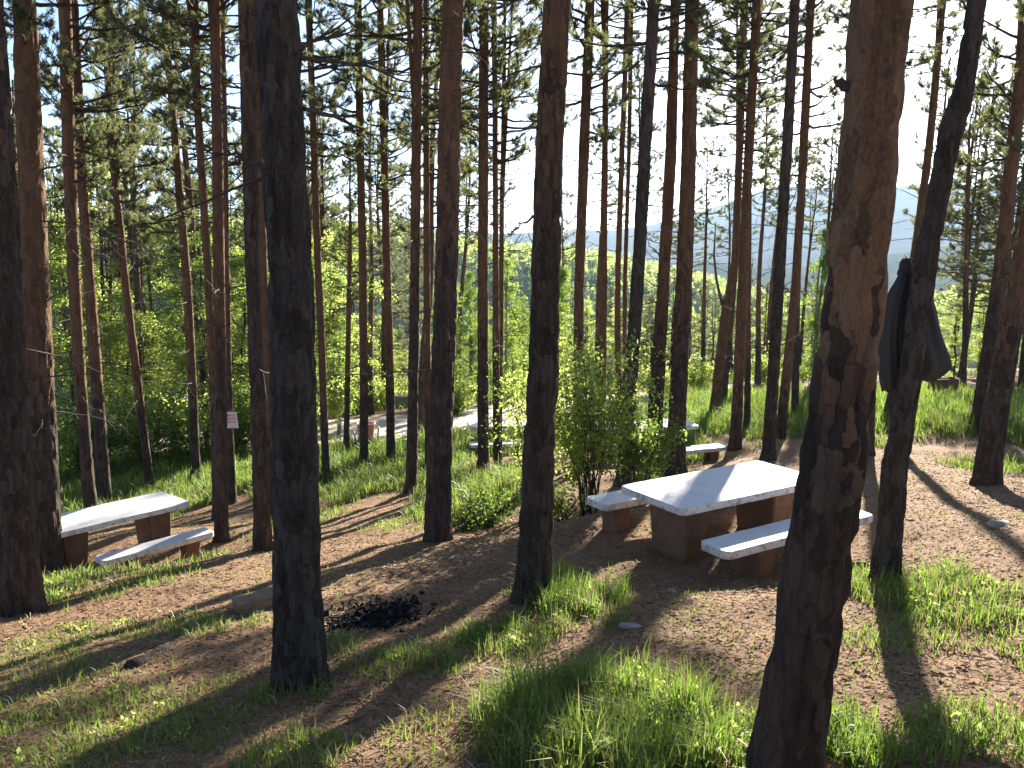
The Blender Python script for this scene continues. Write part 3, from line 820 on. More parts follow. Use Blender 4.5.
# ------------------------------------------------------------------ trees further off (shared crowns)
def bg_tree(kind, u, Y, H, label, group, seed, cb=None, cs=1.0, w=None):
    rng = np.random.default_rng(5000 + seed)
    X = (u - 512) / F_PX * Y
    base = np.array([X, Y, gz(X, Y) - .1])
    meshes, hh, bark, nm = {'pine': (CAN, 6.0, 'pine_bark', 'pine_tree'), 'bushpine': (BUSH, 7.0, 'pine_bark', 'pine_tree'),
                            'leafy': (LEAFY, 6.5, 'grey_bark', 'leafy_tree'), 'birch': (BIRCH, 5.0, 'birch_bark', 'birch_tree')}[kind]
    root = thing(nm, label, 'tree', base, rng.random() * 6.283, group)
    cb = H * {'pine': .5, 'bushpine': .12, 'leafy': .14, 'birch': .12}[kind] if cb is None else cb
    r = (w or H * .011)
    zs = np.arange(0, H * .97, .25)
    lx = rng.normal() * .03; ly = rng.normal() * .03
    P = np.stack([lx * zs + .05 * np.sin(zs * .8 + seed), ly * zs + .05 * np.cos(zs * .7), zs], -1)
    R = r * (1 - .82 * zs / H)
    mb = trunk_mesh(P, R, zs, 1.0 if 'pine' in kind else 0, 4.0, 10, 300 + seed, .006, M[bark])
    mb.obj('trunk', M[bark], root)
    i0 = int(np.argmin(np.abs(zs - cb)))
    o = link('crown', meshes[seed % len(meshes)], root, P[i0])
    o.scale = (cs, cs, (H - cb) / hh); o.rotation_euler = (0, 0, rng.random() * 6.283)
    return root


rng = np.random.default_rng(77)
k = 0
def zone(kind, n, u0, u1, y0, y1, h0, h1, label, group, cs=(.8, 1.2), cbf=None, stratify=True):
    global k
    for i in range(n):
        u = u0 + (u1 - u0) * (i + rng.random()) / n; Y = rng.uniform(y0, y1); H = rng.uniform(h0, h1); k += 1
        bg_tree(kind, u, Y, H, label, group, k, None if cbf is None else cbf * H, rng.uniform(*cs))


zone('leafy', 13, -90, 340, 25, 32, 4.5, 7.5, 'yellow-green leafy tree glowing in backlight below the bank behind the left table', 'leafy trees below the left bank')
zone('leafy', 12, -120, 350, 33, 42, 8, 13, 'tall bright leafy tree standing beyond the left bank', 'tall leafy trees beyond the left bank', (1.0, 1.45))
zone('pine', 16, -160, 420, 27, 46, 12, 16, 'tall thin pine in the dense wood beyond the left bank', 'thin pines beyond the left bank', (.9, 1.3), .42)
zone('pine', 14, -100, 420, 44, 66, 15, 19, 'very tall thin pine farthest back in the left wood', 'tallest pines in the left wood', (1.0, 1.3), .45)
zone('bushpine', 10, -140, 400, 38, 56, 11, 15, 'full-crowned dark pine far back in the left wood', 'full pines in the left wood', (1.0, 1.4))
zone('birch', 9, 436, 530, 37, 46, 4.6, 6.6, 'young pale green birch beyond the gravel road', 'young birches beyond the gravel road', (.9, 1.3))
zone('birch', 6, 286, 345, 27, 34, 5, 6.8, 'thin birch sapling clump member left of the gravel road', 'birch saplings left of the gravel road', (.5, .8))
zone('bushpine', 7, 350, 600, 56, 76, 6, 8.5, 'dark rounded pine beyond the gravel road and young birches', 'dark pines beyond the gravel road', (1.0, 1.4))
zone('pine', 10, 250, 640, 36, 60, 13, 16, 'tall open-crowned pine behind the middle of the picnic ground', 'open-crowned pines behind the picnic ground', (.8, 1.15), .55)
zone('bushpine', 14, 596, 850, 44, 58, 5.0, 7.6, 'low olive green pine on the brow beyond the far grass', 'low pines on the brow', (.75, 1.15))
zone('pine', 9, 660, 850, 34, 48, 10, 13, 'slim sparse pine against the blue mountain', 'sparse pines against the mountain', (.6, .9), .6)
zone('bushpine', 8, 945, 1170, 31, 44, 10, 15, 'dense olive green pine beyond the hanging jacket', 'dense pines beyond the jacket', (1.0, 1.45), .22)
zone('pine', 7, 915, 1110, 28, 44, 12, 15, 'tall thin pine on the right-hand slope behind the jacket', 'thin pines on the right slope', (.9, 1.2), .45)
zone('leafy', 9, 330, 600, 45, 55, 3.6, 5.2, 'rounded bright green tree low beyond the gravel road', 'rounded trees beyond the gravel road', (.8, 1.1))
zone('leafy', 8, 610, 880, 50, 58, 3.8, 4.9, 'rounded green tree low between the pines on the brow', 'rounded trees on the brow', (.8, 1.1))
zone('leafy', 8, 890, 1090, 34, 46, 3.0, 4.6, 'small bright green tree in the sunlit grass behind the jacket pine', 'small trees behind the jacket pine', (.7, 1.0))
bg_tree('birch', 815, 33, 6.3, 'single pale green birch right of the orange pine, beside the largest trunk', None, 900, .6, .8)
bg_tree('birch', 560, 34, 5.6, 'pale green birch seen just right of the straight pine with the grassy foot', None, 901, .5, 1.0)


# unseen wood behind the viewpoint, added to block sky light and deepen shade: one mass
rng = np.random.default_rng(404); mb = MB()
def mesh_arrays(me):
    v = np.empty(len(me.vertices) * 3, np.float32); me.vertices.foreach_get('co', v)
    l = np.empty(len(me.loops), np.int32); me.loops.foreach_get('vertex_index', l)
    ls = np.empty(len(me.polygons), np.int32); me.polygons.foreach_get('loop_total', ls)
    st = np.empty(len(me.polygons), np.int32); me.polygons.foreach_get('loop_start', st)
    mi = np.empty(len(me.polygons), np.int32); me.polygons.foreach_get('material_index', mi)
    return v.reshape(-1, 3), l, ls, st, mi
src = [mesh_arrays(x) for x in (CAN[0], CAN[1], BUSH[0])]
for q_ in range(30):
    a_ = rad(rng.uniform(100, 260)); r_ = rng.uniform(4.5, 17)
    x, y = r_ * math.sin(a_), r_ * math.cos(a_); z = gz(x, y); Hq = rng.uniform(12, 15); cbq = rng.uniform(3.0, 5.5)
    V, Fc = tube([(x, y, z - .2), (x, y, z + Hq * .5), (x + .1, y, z + Hq * .9)], [.15, .11, .04], 10); mb.add(V, Fc, 1, .5)
    v, l, ls, st, mi = src[q_ % 3]
    sc_ = np.array([1.3, 1.3, (Hq - cbq) / (7.0 if q_ % 3 == 2 else 6.0)])
    b_ = rng.random() * 6.283; cb_, sb_ = math.cos(b_), math.sin(b_)
    vv = v * sc_; vv = np.stack([vv[:, 0] * cb_ - vv[:, 1] * sb_ + x, vv[:, 0] * sb_ + vv[:, 1] * cb_ + y, vv[:, 2] + z + cbq], -1)
    t3 = (ls == 3) & (mi == 0)
    mb.add(vv, l[st[t3][:, None] + np.arange(3)[None]], 0, .45)
tag(mb.obj('forest', [M['needles'], M['pine_bark']], smooth=False), 'unseen pine wood added behind the viewpoint to block sky light', 'forest', kind='stuff')


# ------------------------------------------------------------------ shrubs
def shrub(label, u, v, H, R, nstem, nl, size, seed, mat='shrub_leaf', group=None, d=None, low=.15):
    rng = np.random.default_rng(7000 + seed)
    base = at(u, v) if d is None else at(u, v, d)
    base[2] = gz(base[0], base[1])
    root = thing('shrub', label, 'shrub', base, 0, group)
    st = MB(); C = []
    for sidx in range(nstem):
        phi = rng.random() * 6.283; L = H * rng.uniform(.6, 1.1); sp = R * rng.uniform(.2, 1.0)
        s = np.linspace(0, 1, 8)
        B = np.stack([math.cos(phi) * sp * s ** 1.2 + np.cumsum(rng.normal(size=8)) * .012, math.sin(phi) * sp * s ** 1.2 + np.cumsum(rng.normal(size=8)) * .012, L * s ** .85 * (1 - .15 * s)], -1)
        B -= B[0] - np.array([rng.normal() * .06, rng.normal() * .06, -.05])
        V, Fc = tube(B, np.linspace(.012, .003, 8), 5, False); st.add(V, Fc)
        for q in range(9):
            uu = rng.uniform(low, 1); i0 = min(6, int(uu * 7)); p = B[i0]
            dd = unit(rng.normal(size=3) * [1, 1, .4]) * rng.uniform(.15, .45) * (R / .9)
            V, Fc = tube(np.stack([p, p + dd * .5 + [0, 0, .02], p + dd]), [.005, .004, .002], 4, False); st.add(V, Fc)
            for w in (.5, .75, 1.0): C.append((*(p + dd * w), rng.uniform(.05, .15)))
    st.obj('stem', M['dead_wood'], root)
    C = np.array(C); idx = rng.integers(0, len(C), nl)
    P = C[idx, :3] + rng.normal(size=(nl, 3)) * C[idx, 3:4] * .8
    P = P[P[:, 2] > .03]
    mb = MB(); leaves(mb, rng, P, size, 0, .3); mb.obj('foliage', M[mat], root, smooth=False)
    return root


shrub('tall leafy shrub spreading around the pines behind the near bench', 590, 500, 3.4, 1.2, 26, 6500, .068, 1, 'leaf', d=12.6, low=.38)
shrub('leafy shrub arching before the three close pines', 640, 490, 2.1, .75, 13, 2600, .065, 2, d=12.9, low=.4)
shrub('loose shrub growing at the back of the straight pine with the grassy foot', 535, 500, 3.2, .8, 15, 3200, .065, 3, 'leaf', d=13.2, low=.35)
shrub('low twiggy shrub with small leaves left of the straight pine with grassy foot', 487, 525, .75, .75, 16, 1900, .045, 4)
shrub('low sparse shrub on the dirt just right of the straight dark pine', 460, 530, .5, .5, 10, 700, .04, 5)
shrub('low spreading shrub between the straight pine and the near bench', 560, 520, .8, .7, 12, 1700, .045, 6)
for q, (u, y, h, r) in enumerate([(20, 21, 2.4, 1.6), (75, 23, 2.6, 1.7), (135, 24, 2.8, 1.7), (180, 24.5, 3.0, 1.8), (225, 25.5, 2.8, 1.6), (262, 27, 2.6, 1.5), (300, 28.5, 2.2, 1.3)]):
    X = (u - 512) / F_PX * y
    b = np.array([X, y, gz(X, y)])
    root = shrub('dense green bush on the bank behind the left table', 512, 500, h, r, 26, 6000, .085, 20 + q, ('leaf', 'shrub_leaf')[q % 3 == 1], 'bushes behind the left table', d=y)
    root.location = b
for q, (u, y, h, r) in enumerate([(455, 33, 1.5, 1.1), (380, 40, 1.8, 1.6), (420, 42, 1.7, 1.6), (350, 38.5, 1.9, 1.5), (700, 36, 1.6, 1.3), (770, 37, 1.7, 1.3), (660, 34, 1.4, 1.2), (840, 35, 1.6, 1.2)]):
    X = (u - 512) / F_PX * y
    root = shrub('bright green bush at the far edge of the picnic ground', 512, 500, h, r, 18, 3000, .10, 40 + q, 'leaf', 'bushes at the far edge', d=y)
    root.location = (X, y, gz(X, y))


# ------------------------------------------------------------------ picnic furniture
def slab(L, W, T, seed, chips=.012, nx=40, ny=16):
    """a cast slab with slightly uneven rounded edges; top face at z = 0"""
    rng = np.random.default_rng(seed)
    n = 220
    t = np.linspace(0, 1, n, endpoint=False)
    a, b = L / 2, W / 2
    ang = t * 2 * math.pi
    # superellipse outline, nearly a rectangle with small clipped corners
    e = 14.0
    c, s = np.cos(ang), np.sin(ang)
    # even spacing along the perimeter
    per = 2 * (L + W); d = t * per
    px = np.where(d < L, -a + d, np.where(d < L + W, a, np.where(d < 2 * L + W, a - (d - L - W), -a)))
    py = np.where(d < L, -b, np.where(d < L + W, -b + (d - L), np.where(d < 2 * L + W, b, b - (d - 2 * L - W))))
    corner = .05
    for sx in (-1, 1):
        for sy in (-1, 1):
            dx = a - px * sx; dy = b - py * sy
            near = (dx + dy) < corner
            sh = (corner - (dx + dy)) / 2
            px = np.where(near, px - sx * sh, px); py = np.where(near, py - sy * sh, py)
    rings = []
    for (ins, z, am) in ((.010, 0, .5), (.003, -.003, .8), (0, -.008, 1), (0, -T * .5, .6), (.001, -T + .010, 1.4), (.010, -T, 1.6)):
        nx_ = px * (1 - ins / a); ny_ = py * (1 - ins / b)
        j1 = (vnoise(px * 9 + seed, py * 9, z * 20, seed) - .5) * chips * am + (vnoise(px * 30, py * 30, z * 40, seed + 1) - .5) * chips * .7 * am
        r = np.hypot(nx_, ny_) + 1e-9
        rings.append(np.stack([nx_ - nx_ / r * np.abs(j1), ny_ - ny_ / r * np.abs(j1), np.full(n, z) + (vnoise(px * 3, py * 3, 0, seed + 5) - .5) * .006], -1))
    V = np.concatenate(rings); m_ = len(rings)
    i = np.arange(m_ - 1)[:, None] * n; j = np.arange(n)[None]; jn = (j + 1) % n
    q = np.stack([i + j, i + n + j, i + n + jn, i + jn], -1).reshape(-1, 4)
    mb = MB(); mb.add(V, q)
    mb.add([[0, 0, .002], [0, 0, -T]], np.zeros((0, 3), int))
    k = np.arange(n); kn = (k + 1) % n; c0 = mb.n - 2
    mb.f.append(np.stack([np.full(n, c0), k, kn], -1)); mb.m.append(np.zeros(n, np.int32))
    mb.f.append(np.stack([np.full(n, c0 + 1), (m_ - 1) * n + kn, (m_ - 1) * n + k], -1)); mb.m.append(np.zeros(n, np.int32))
    return mb


def pier(w0, w1, t0, t1, h, seed, cx):
    """tapering concrete support: (w0,t0) at the foot, (w1,t1) at the top"""
    mb = MB(); n = 8; R = []
    nz = 9
    for kz in range(nz):
        f = kz / (nz - 1); w = (w0 + (w1 - w0) * f) / 2; t = (t0 + (t1 - t0) * f) / 2; c = .022
        pts = [(-t + c, -w), (t - c, -w), (t, -w + c), (t, w - c), (t - c, w), (-t + c, w), (-t, w - c), (-t, -w + c)]
        j = vnoise(np.arange(8) * 3.3 + seed, f * 4, 0, seed) * .012
        R.append([(cx + p[0] * (1 - jj), p[1] * (1 - jj), -.12 + (h + .12) * f) for p, jj in zip(pts, j)])
    V = np.array(R).reshape(-1, 3)
    i = np.arange(nz - 1)[:, None] * n; jx = np.arange(n)[None]; jn = (jx + 1) % n
    mb.add(V, [np.stack([i + jx, i + jn, i + n + jn, i + n + jx], -1).reshape(-1, 4), np.arange(n)[None, ::-1], (np.arange(n) + (nz - 1) * n)[None]])
    return mb


def picnic_table(label, x, y, z, rz, L=2.3, W=1.08, T=.085, H=.72, seed=1, tx=0.0):
    t = thing('picnic_table', label, 'picnic table', (x, y, z), rz, 'white concrete picnic tables')
    t.rotation_euler = (tx, 0, rz)
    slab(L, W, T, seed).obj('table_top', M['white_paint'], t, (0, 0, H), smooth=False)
    for s in (-1, 1):
        pier(W * .52, W * .62, .30, .40, H - T + .002, seed + s, s * L * .30).obj('leg', M['brown_paint'], t, smooth=False)
    return t


def bench(label, x, y, z, rz, L=2.25, W=.42, T=.09, H=.42, seed=1, tilt=0.0, lp=.36):
    t = thing('bench', label, 'bench', (x, y, z), rz, 'white concrete benches')
    t.rotation_euler = (0, tilt, rz)
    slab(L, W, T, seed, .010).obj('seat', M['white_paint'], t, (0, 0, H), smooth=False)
    for s in (-1, 1):
        pier(W * .62, W * .72, .20, .26, H - T + .002, seed + s, s * L * lp).obj('leg', M['brown_paint'], t, smooth=False)
    return t


A1 = rad(31.5)
picnic_table('large white-topped picnic table on brown legs in the middle of the bare clearing', 2.5, 9.59, -1.82, A1, seed=11)
bench('white bench on the camera side of the large picnic table, half behind the leaning trunk', 3.04, 8.79, -1.80, A1, L=2.35, seed=21, lp=.22)
bench('white bench along the far side of the large picnic table, near the leafy shrub', 2.0, 10.44, -1.82, A1, L=2.35, seed=22)
A2 = rad(48.6)
picnic_table('white-topped picnic table standing left among trunks, before the bushy bank', -6.38, 12.86, -3.22, A2, L=2.2, W=.98, seed=12)
bench('low narrow white bench beside the left picnic table', -5.42, 12.28, -3.22, A2, L=1.75, W=.34, H=.40, seed=23, lp=.30)
picnic_table('white picnic table beyond the three close pines, partly behind the shrub', 3.25, 20.5, -3.40, rad(12), L=2.6, W=1.0, seed=13)
bench('white bench right of the three close pines, before the distant table', 4.0, 19.2, -3.42, rad(20), L=2.2, seed=24)
picnic_table('farthest white picnic table, glimpsed between thin pines near the gravel road', -.1, 24.2, -4.12, rad(8), L=2.4, W=1.0, seed=14)
bench('farthest white bench, before the table near the gravel road', -.15, 22.9, -4.12, rad(8), L=2.1, seed=25)


# ------------------------------------------------------------------ jacket on the crooked pine
r_, b_, P_, ri_, zs_ = TREES['COAT']
dY = b_[1]
apex = at(908, 262, dY + .16)
jk = thing('jacket', 'dark jacket hanging on the crooked grey pine', 'jacket', apex)


def loft(secs, n=40, seed=0, fold=.02):
    """secs: (z, cx, cy, half width, half depth)"""
    th = np.arange(n) * 2 * math.pi / n; R = []
    for (z, cx, cy, hw, hd) in secs:
        f = 1 + fold / max(hd, .03) * .6 * np.sin(th * 7 + seed + z * 3) * min(1, -z * 2 + .1) + .25 * fold / max(hd, .03) * np.sin(th * 13 + seed * 2 - z * 6)
        R.append(np.stack([cx + hw * np.cos(th), cy + hd * np.sin(th) * f, np.full(n, z) + .02 * np.sin(th * 3 + seed) * min(1, -z)], -1))
    V = np.concatenate(R); m_ = len(R)
    i = np.arange(m_ - 1)[:, None] * n; j = np.arange(n)[None]; jn = (j + 1) % n
    q = np.stack([i + j, i + n + j, i + n + jn, i + jn], -1).reshape(-1, 4)
    mb = MB(); mb.add(V, [q, np.arange(n)[None], ((m_ - 1) * n + np.arange(n))[None, ::-1]])
    return mb


def px(v): return -(v - 262) * 1.0 / (F_PX / dY) / .99


def secs_of(rows, dy):
    out = []
    for (v, ul, ur, hd) in rows:
        a = at(ul, v, dY + .16 + dy) - apex; b = at(ur, v, dY + .16 + dy) - apex
        out.append((a[2], (a[0] + b[0]) / 2, dy, (b[0] - a[0]) / 2, hd))
    return out


loft(secs_of([(268, 902, 915, .03), (280, 898, 926, .05), (295, 892, 931, .07), (315, 888, 936, .08), (340, 887, 943, .09), (358, 888, 950, .10), (367, 889, 952, .095), (374, 889, 944, .08), (379, 890, 936, .05)], .03), 64, 1, .028).obj('body', M['jacket_cloth'], jk)
loft(secs_of([(272, 900, 908, .03), (290, 890, 904, .06), (310, 880, 900, .08), (335, 878, 897, .08), (360, 878, 897, .075), (380, 880, 898, .07), (390, 882, 897, .05)], 0.0), 32, 4, .014).obj('sleeve', M['jacket_cloth'], jk)
loft(secs_of([(288, 922, 930, .03), (310, 924, 936, .05), (335, 926, 941, .055), (358, 927, 945, .05), (369, 928, 943, .04)], .10), 32, 7, .014).obj('sleeve', M['jacket_cloth'], jk)
loft([(0.03, -.012, .01, .028, .02), (.0, -.01, .02, .045, .03), (-.05, -.005, .02, .055, .04), (-.10, .0, .02, .075, .05)], 24, 2, .006).obj('collar', M['jacket_cloth'], jk)

# ------------------------------------------------------------------ sign
r_, b_, P_, ri_, zs_ = TREES['SIGN']
c = at(231, 420, b_[1] - .14)
kx = b_[1] / F_PX
sg = thing('sign', 'small white sign with red lettering fixed to a thin pine', 'sign', c)
sg.rotation_euler = (rad(4), rad(-3), rad(-12))
def box(mb, x0, x1, y0, y1, z0, z1):
    V = [(x, y, z) for z in (z0, z1) for y in (y0, y1) for x in (x0, x1)]
    mb.add(V, np.array([(0, 2, 3, 1), (4, 5, 7, 6), (0, 1, 5, 4), (2, 6, 7, 3), (0, 4, 6, 2), (1, 3, 7, 5)]))
w, h = 7.0 * kx, 8.4 * kx
mb = MB(); box(mb, -w, w, -.008, .008, -h, h); mb.obj('board', M['sign_white'], sg, smooth=False)
mb = MB()
rg = np.random.default_rng(3)
for (zf, th_) in ((.58, .12), (.16, .13), (-.26, .12)):
    x = -w * .78
    while x < w * .75:
        lw = rg.uniform(.035, .055) * 2 * w
        z0 = h * zf
        box(mb, x, x + lw * .38, -.0115, -.0085, z0 - th_ * h, z0 + th_ * h)
        if rg.random() < .7: box(mb, x + lw * .4, x + lw * 1.2, -.0112, -.0085, z0 + th_ * h * (rg.choice([-.9, 0, .6])), z0 + th_ * h * (rg.choice([-.9, 0, .6]) if False else .9))
        x += lw * 1.75
mb.obj('lettering', M['sign_red'], sg, smooth=False)

# ------------------------------------------------------------------ red bin by the road
Yb = 25.4
Xb = (363 - 512) / F_PX * Yb
zb = gz(Xb, Yb)
bn = thing('litter_bin', 'pinkish red litter bin between two short pale posts by the gravel road', 'litter bin', (Xb, Yb, zb), rad(8))
n = 28; th_ = np.arange(n) * 2 * math.pi / n; R = []
for (z, r) in ((.10, .20), (.14, .215), (.4, .245), (.66, .275), (.69, .295), (.71, .295), (.71, .265), (.45, .235), (.14, .20)):
    R.append(np.stack([r * np.cos(th_), r * np.sin(th_), np.full(n, z)], -1))
V = np.concatenate(R); i = np.arange(len(R) - 1)[:, None] * n; j = np.arange(n)[None]; jn = (j + 1) % n
mb = MB(); mb.add(V, [np.stack([i + j, i + jn, i + n + jn, i + n + j], -1).reshape(-1, 4), np.arange(n)[None, ::-1], ((len(R) - 1) * n + np.arange(n))[None]])
mb.obj('bucket', M['bin_red'], bn)
for s in (-1, 1):
    mb = MB(); V, Fc = tube([(s * .33, 0, -.1), (s * .35, 0, .3), (s * .385, 0, .52 + .06 * s)], [.035, .034, .033], 10); mb.add(V, Fc); mb.obj('post', M['sign_white'], bn)
mb = MB(); V, Fc = tube([(-.34, 0, .36), (0, .02, .36), (.34, 0, .36)], [.014] * 3, 8); mb.add(V, Fc); mb.obj('axle', M['concrete'], bn)

# low grey wall beyond the road
Yw = 39.5; Xw = (402 - 512) / F_PX * Yw; zw = gz(Xw, Yw)
mb = MB(); box(mb, -.62, .62, -.2, .2, -.3, .50); box(mb, -.66, .66, -.24, .24, .502, .58)
o = mb.obj('concrete_wall', M['concrete'], None, (Xw, Yw, zw), smooth=False); o.rotation_euler = (0, 0, rad(-4))
tag(o, 'low grey concrete wall beyond the gravel road', 'wall')

# brown box in the grass
Yk = at(944, 399)[1]; Xk = (949 - 512) / F_PX * Yk; zk = gz(Xk, Yk); kx = Yk / F_PX
bxr = thing('wooden_box', 'small brown wooden box standing in the grass beyond the hanging jacket', 'box', (Xk, Yk, zk), rad(10))
hw = 12.5 * kx; top_ = 22 * kx; bot_ = 9.5 * kx
for (nm_, dims) in (('side_panel', (-hw, hw, -.20, -.17)), ('side_panel', (-hw, hw, .17, .20)), ('side_panel', (-hw, -hw + .03, -.169, .169)), ('side_panel', (hw - .03, hw, -.169, .169))):
    mb = MB(); box(mb, *dims, bot_, top_); mb.obj(nm_, M['brown_wood'], bxr, smooth=False)
mb = MB(); box(mb, -hw + .031, hw - .031, -.168, .168, bot_, bot_ + .03); mb.obj('base_panel', M['brown_wood'], bxr, smooth=False)
for sx in (-1, 1):
    for sy in (-1, 1):
        mb = MB(); V, Fc = tube([(sx * (hw - .06), sy * .13, -.1), (sx * (hw - .06), sy * .13, bot_)], [.03, .03], 8); mb.add(V, Fc); mb.obj('leg', M['brown_wood'], bxr)

# ------------------------------------------------------------------ things on the ground
def rock(name, label, u, v, rx, ry, rz, seed, mat, cat='stone', rot=0, sink=.3):
    p = at(u, v); n, m_ = 26, 14
    a = np.linspace(0, math.pi, m_)[:, None]; b = np.linspace(0, 2 * math.pi, n, endpoint=False)[None]
    X, Y, Z = np.sin(a) * np.cos(b), np.sin(a) * np.sin(b), np.cos(a) + 0 * b
    f = 1 + .55 * (vnoise(X * 1.6 + seed, Y * 1.6, Z * 1.6, seed) - .5) + .25 * (vnoise(X * 4 + seed, Y * 4, Z * 4, seed) - .5)
    V = np.stack([X * f * rx, Y * f * ry, Z * f * rz], -1).reshape(-1, 3)
    i = np.arange(m_ - 1)[:, None] * n; j = np.arange(n)[None]; jn = (j + 1) % n
    mb = MB(); mb.add(V, np.stack([i + j, i + n + j, i + n + jn, i + jn], -1).reshape(-1, 4))
    o = mb.obj(name, M[mat], None, (p[0], p[1], gz(p[0], p[1]) + rz * (1 - 2 * sink) * .6)); o.rotation_euler = (0, 0, rot)
    return tag(o, label, cat)


rock('stone', 'grey stone half hidden in the bright foreground grass', 597, 690, .11, .09, .09, 3, 'pale_stone')
rock('stone', 'flat whitish stone on the bare soil right of the grassy pine foot', 630, 630, .085, .04, .022, 4, 'pale_stone')
rock('stone', 'small pale stone on the sunlit soil below the large picnic table', 671, 592, .05, .04, .03, 5, 'pale_stone')
rock('stone', 'flat pale stone at the right in the sun beside a pine foot', 1000, 527, .13, .09, .04, 6, 'pale_stone')
rock('stone', 'small grey stone on soil to the right of the jacket pine shadow', 915, 615, .06, .05, .03, 7, 'stone')

# squared block behind the thick pine
p0 = at(247, 607); p1 = at(290, 602)
c = (p0 + p1) / 2; ang = math.atan2(p1[1] - p0[1] + .12, p1[0] - p0[0])
mb = MB()
Lb, Wb, Hb = .62, .24, .16
nb_ = 24
ring = []
for kx_ in range(nb_ + 1):
    x = -Lb / 2 + Lb * kx_ / nb_
    sec_ = [(-Wb / 2, 0), (-Wb / 2, Hb * .5), (-Wb / 2 + .015, Hb), (0, Hb + .01), (Wb / 2 - .015, Hb), (Wb / 2, Hb * .5), (Wb / 2, 0)]
    for q_, (yy, zz) in enumerate(sec_):
        jt = (vnoise(x * 14 + q_ * 5, q_ * 2.2, 0, 9) - .5) * .022
        ring.append((x, yy + jt, zz - .03 + jt))
n = 7; i = np.arange(nb_)[:, None] * n; j = np.arange(n)[None]; jn = (j + 1) % n
mb.add(ring, [np.stack([i + j, i + jn, i + n + jn, i + n + j], -1).reshape(-1, 4), np.arange(n)[None, ::-1], (nb_ * n + np.arange(n))[None]])
o = mb.obj('wooden_block', M['cut_wood'], None, (c[0], c[1], gz(c[0], c[1])), smooth=False); o.rotation_euler = (0, rad(-3), ang)
tag(o, 'squared wooden block lying behind the thick pine by the campfire', 'block')

# dark log-shaped tube standing in for a shadow streak on the litter
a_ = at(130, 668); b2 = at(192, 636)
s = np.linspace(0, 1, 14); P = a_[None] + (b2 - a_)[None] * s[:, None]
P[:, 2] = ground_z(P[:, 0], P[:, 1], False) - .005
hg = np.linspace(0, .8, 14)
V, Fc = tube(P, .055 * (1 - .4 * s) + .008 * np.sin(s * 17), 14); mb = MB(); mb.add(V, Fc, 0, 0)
tag(mb.obj('shadow_streak', M['grey_bark']), 'dark log-shaped stand-in for a shadow streak in the sunlit litter at lower left', 'shadow streak')

# burnt campfire patch
rng = np.random.default_rng(91)
cc = at(375, 614); mb = MB()
N = 2400
ax, ay = 50 / F_PX * cc[1], .62
a = rng.random(N) * 6.283; r = np.abs(rng.normal(0, .52, N))
X = cc[0] + ax * r * np.cos(a); Y = cc[1] + ay * r * np.sin(a)
sz = rng.uniform(.003, .010, N) * np.where(rng.random(N) < .06, 2.2, 1)
Z = ground_z(X, Y) + sz * .5 + .018 * np.clip(1 - r, 0, 1) * rng.random(N)
cube = np.array([(x, y, z) for z in (-1, 1) for y in (-1, 1) for x in (-1, 1)], float)
for q_ in range(N):
    rot = np.linalg.qr(rng.normal(size=(3, 3)))[0]
    el = np.array([rng.uniform(.8, 3.0), rng.uniform(.6, 1), rng.uniform(.5, .9)]) * sz[q_]
    V = (cube * (1 + rng.normal(size=(8, 3)) * .18)) * el @ rot.T + np.array([X[q_], Y[q_], Z[q_]])
    mb.add(V, np.array([(0, 2, 3, 1), (4, 5, 7, 6), (0, 1, 5, 4), (2, 6, 7, 3), (0, 4, 6, 2), (1, 3, 7, 5)]), 0, min(.9, max(0, rng.normal(.35, .25))))
# the ash bed they lie on
na_, nr_ = 40, 12
A_, R_ = np.meshgrid(np.linspace(0, 6.283, na_, endpoint=False), np.linspace(0, 1, nr_), indexing='ij')
wob_ = 1 + .3 * (vnoise(np.cos(A_) * 2, np.sin(A_) * 2, 0, 66) - .5)
AX = cc[0] + ax * 1.02 * R_ * wob_ * np.cos(A_); AY = cc[1] + ay * 1.02 * R_ * wob_ * np.sin(A_)
AZ = ground_z(AX, AY) + .016 * (1 - R_ ** 3) - .008
i = np.arange(na_)[:, None] * nr_; i2 = ((np.arange(na_) + 1) % na_)[:, None] * nr_; j = np.arange(nr_ - 1)[None]
for q_ in range(22):
    a0 = rng.random() * 6.283; x, y = cc[0] + ax * rng.normal() * .45, cc[1] + ay * rng.normal() * .45; l_ = rng.uniform(.06, .22)
    sx, sy = x + l_ * math.cos(a0), y + l_ * math.sin(a0)
    V, Fc = tube([(x, y, gz(x, y) + .02), ((x + sx) / 2, (y + sy) / 2, gz((x + sx) / 2, (y + sy) / 2) + .03), (sx, sy, gz(sx, sy) + .02)], [.009, .008, .005], 6); mb.add(V, Fc, 0, rng.uniform(.1, .8))
mb.add(np.stack([AX, AY, AZ], -1), np.stack([i + j, i + j + 1, i2 + j + 1, i2 + j], -1).reshape(-1, 4), 0, .72)
tag(mb.obj('charcoal', M['charcoal'], smooth=False), 'black charcoal and ash of an old campfire on the bare slope', 'charcoal', kind='stuff')

# ------------------------------------------------------------------ grass and litter
def polar(N, r0, r1, lod, rng, half=40):
    g = np.linspace(r0, r1, 4000); pdf = g * lod(g); cdf = np.cumsum(pdf); cdf /= cdf[-1]
    r = np.interp(rng.random(N), cdf, g); th = np.radians(rng.uniform(-half, half, N))
    return r * np.sin(th), r * np.cos(th), r


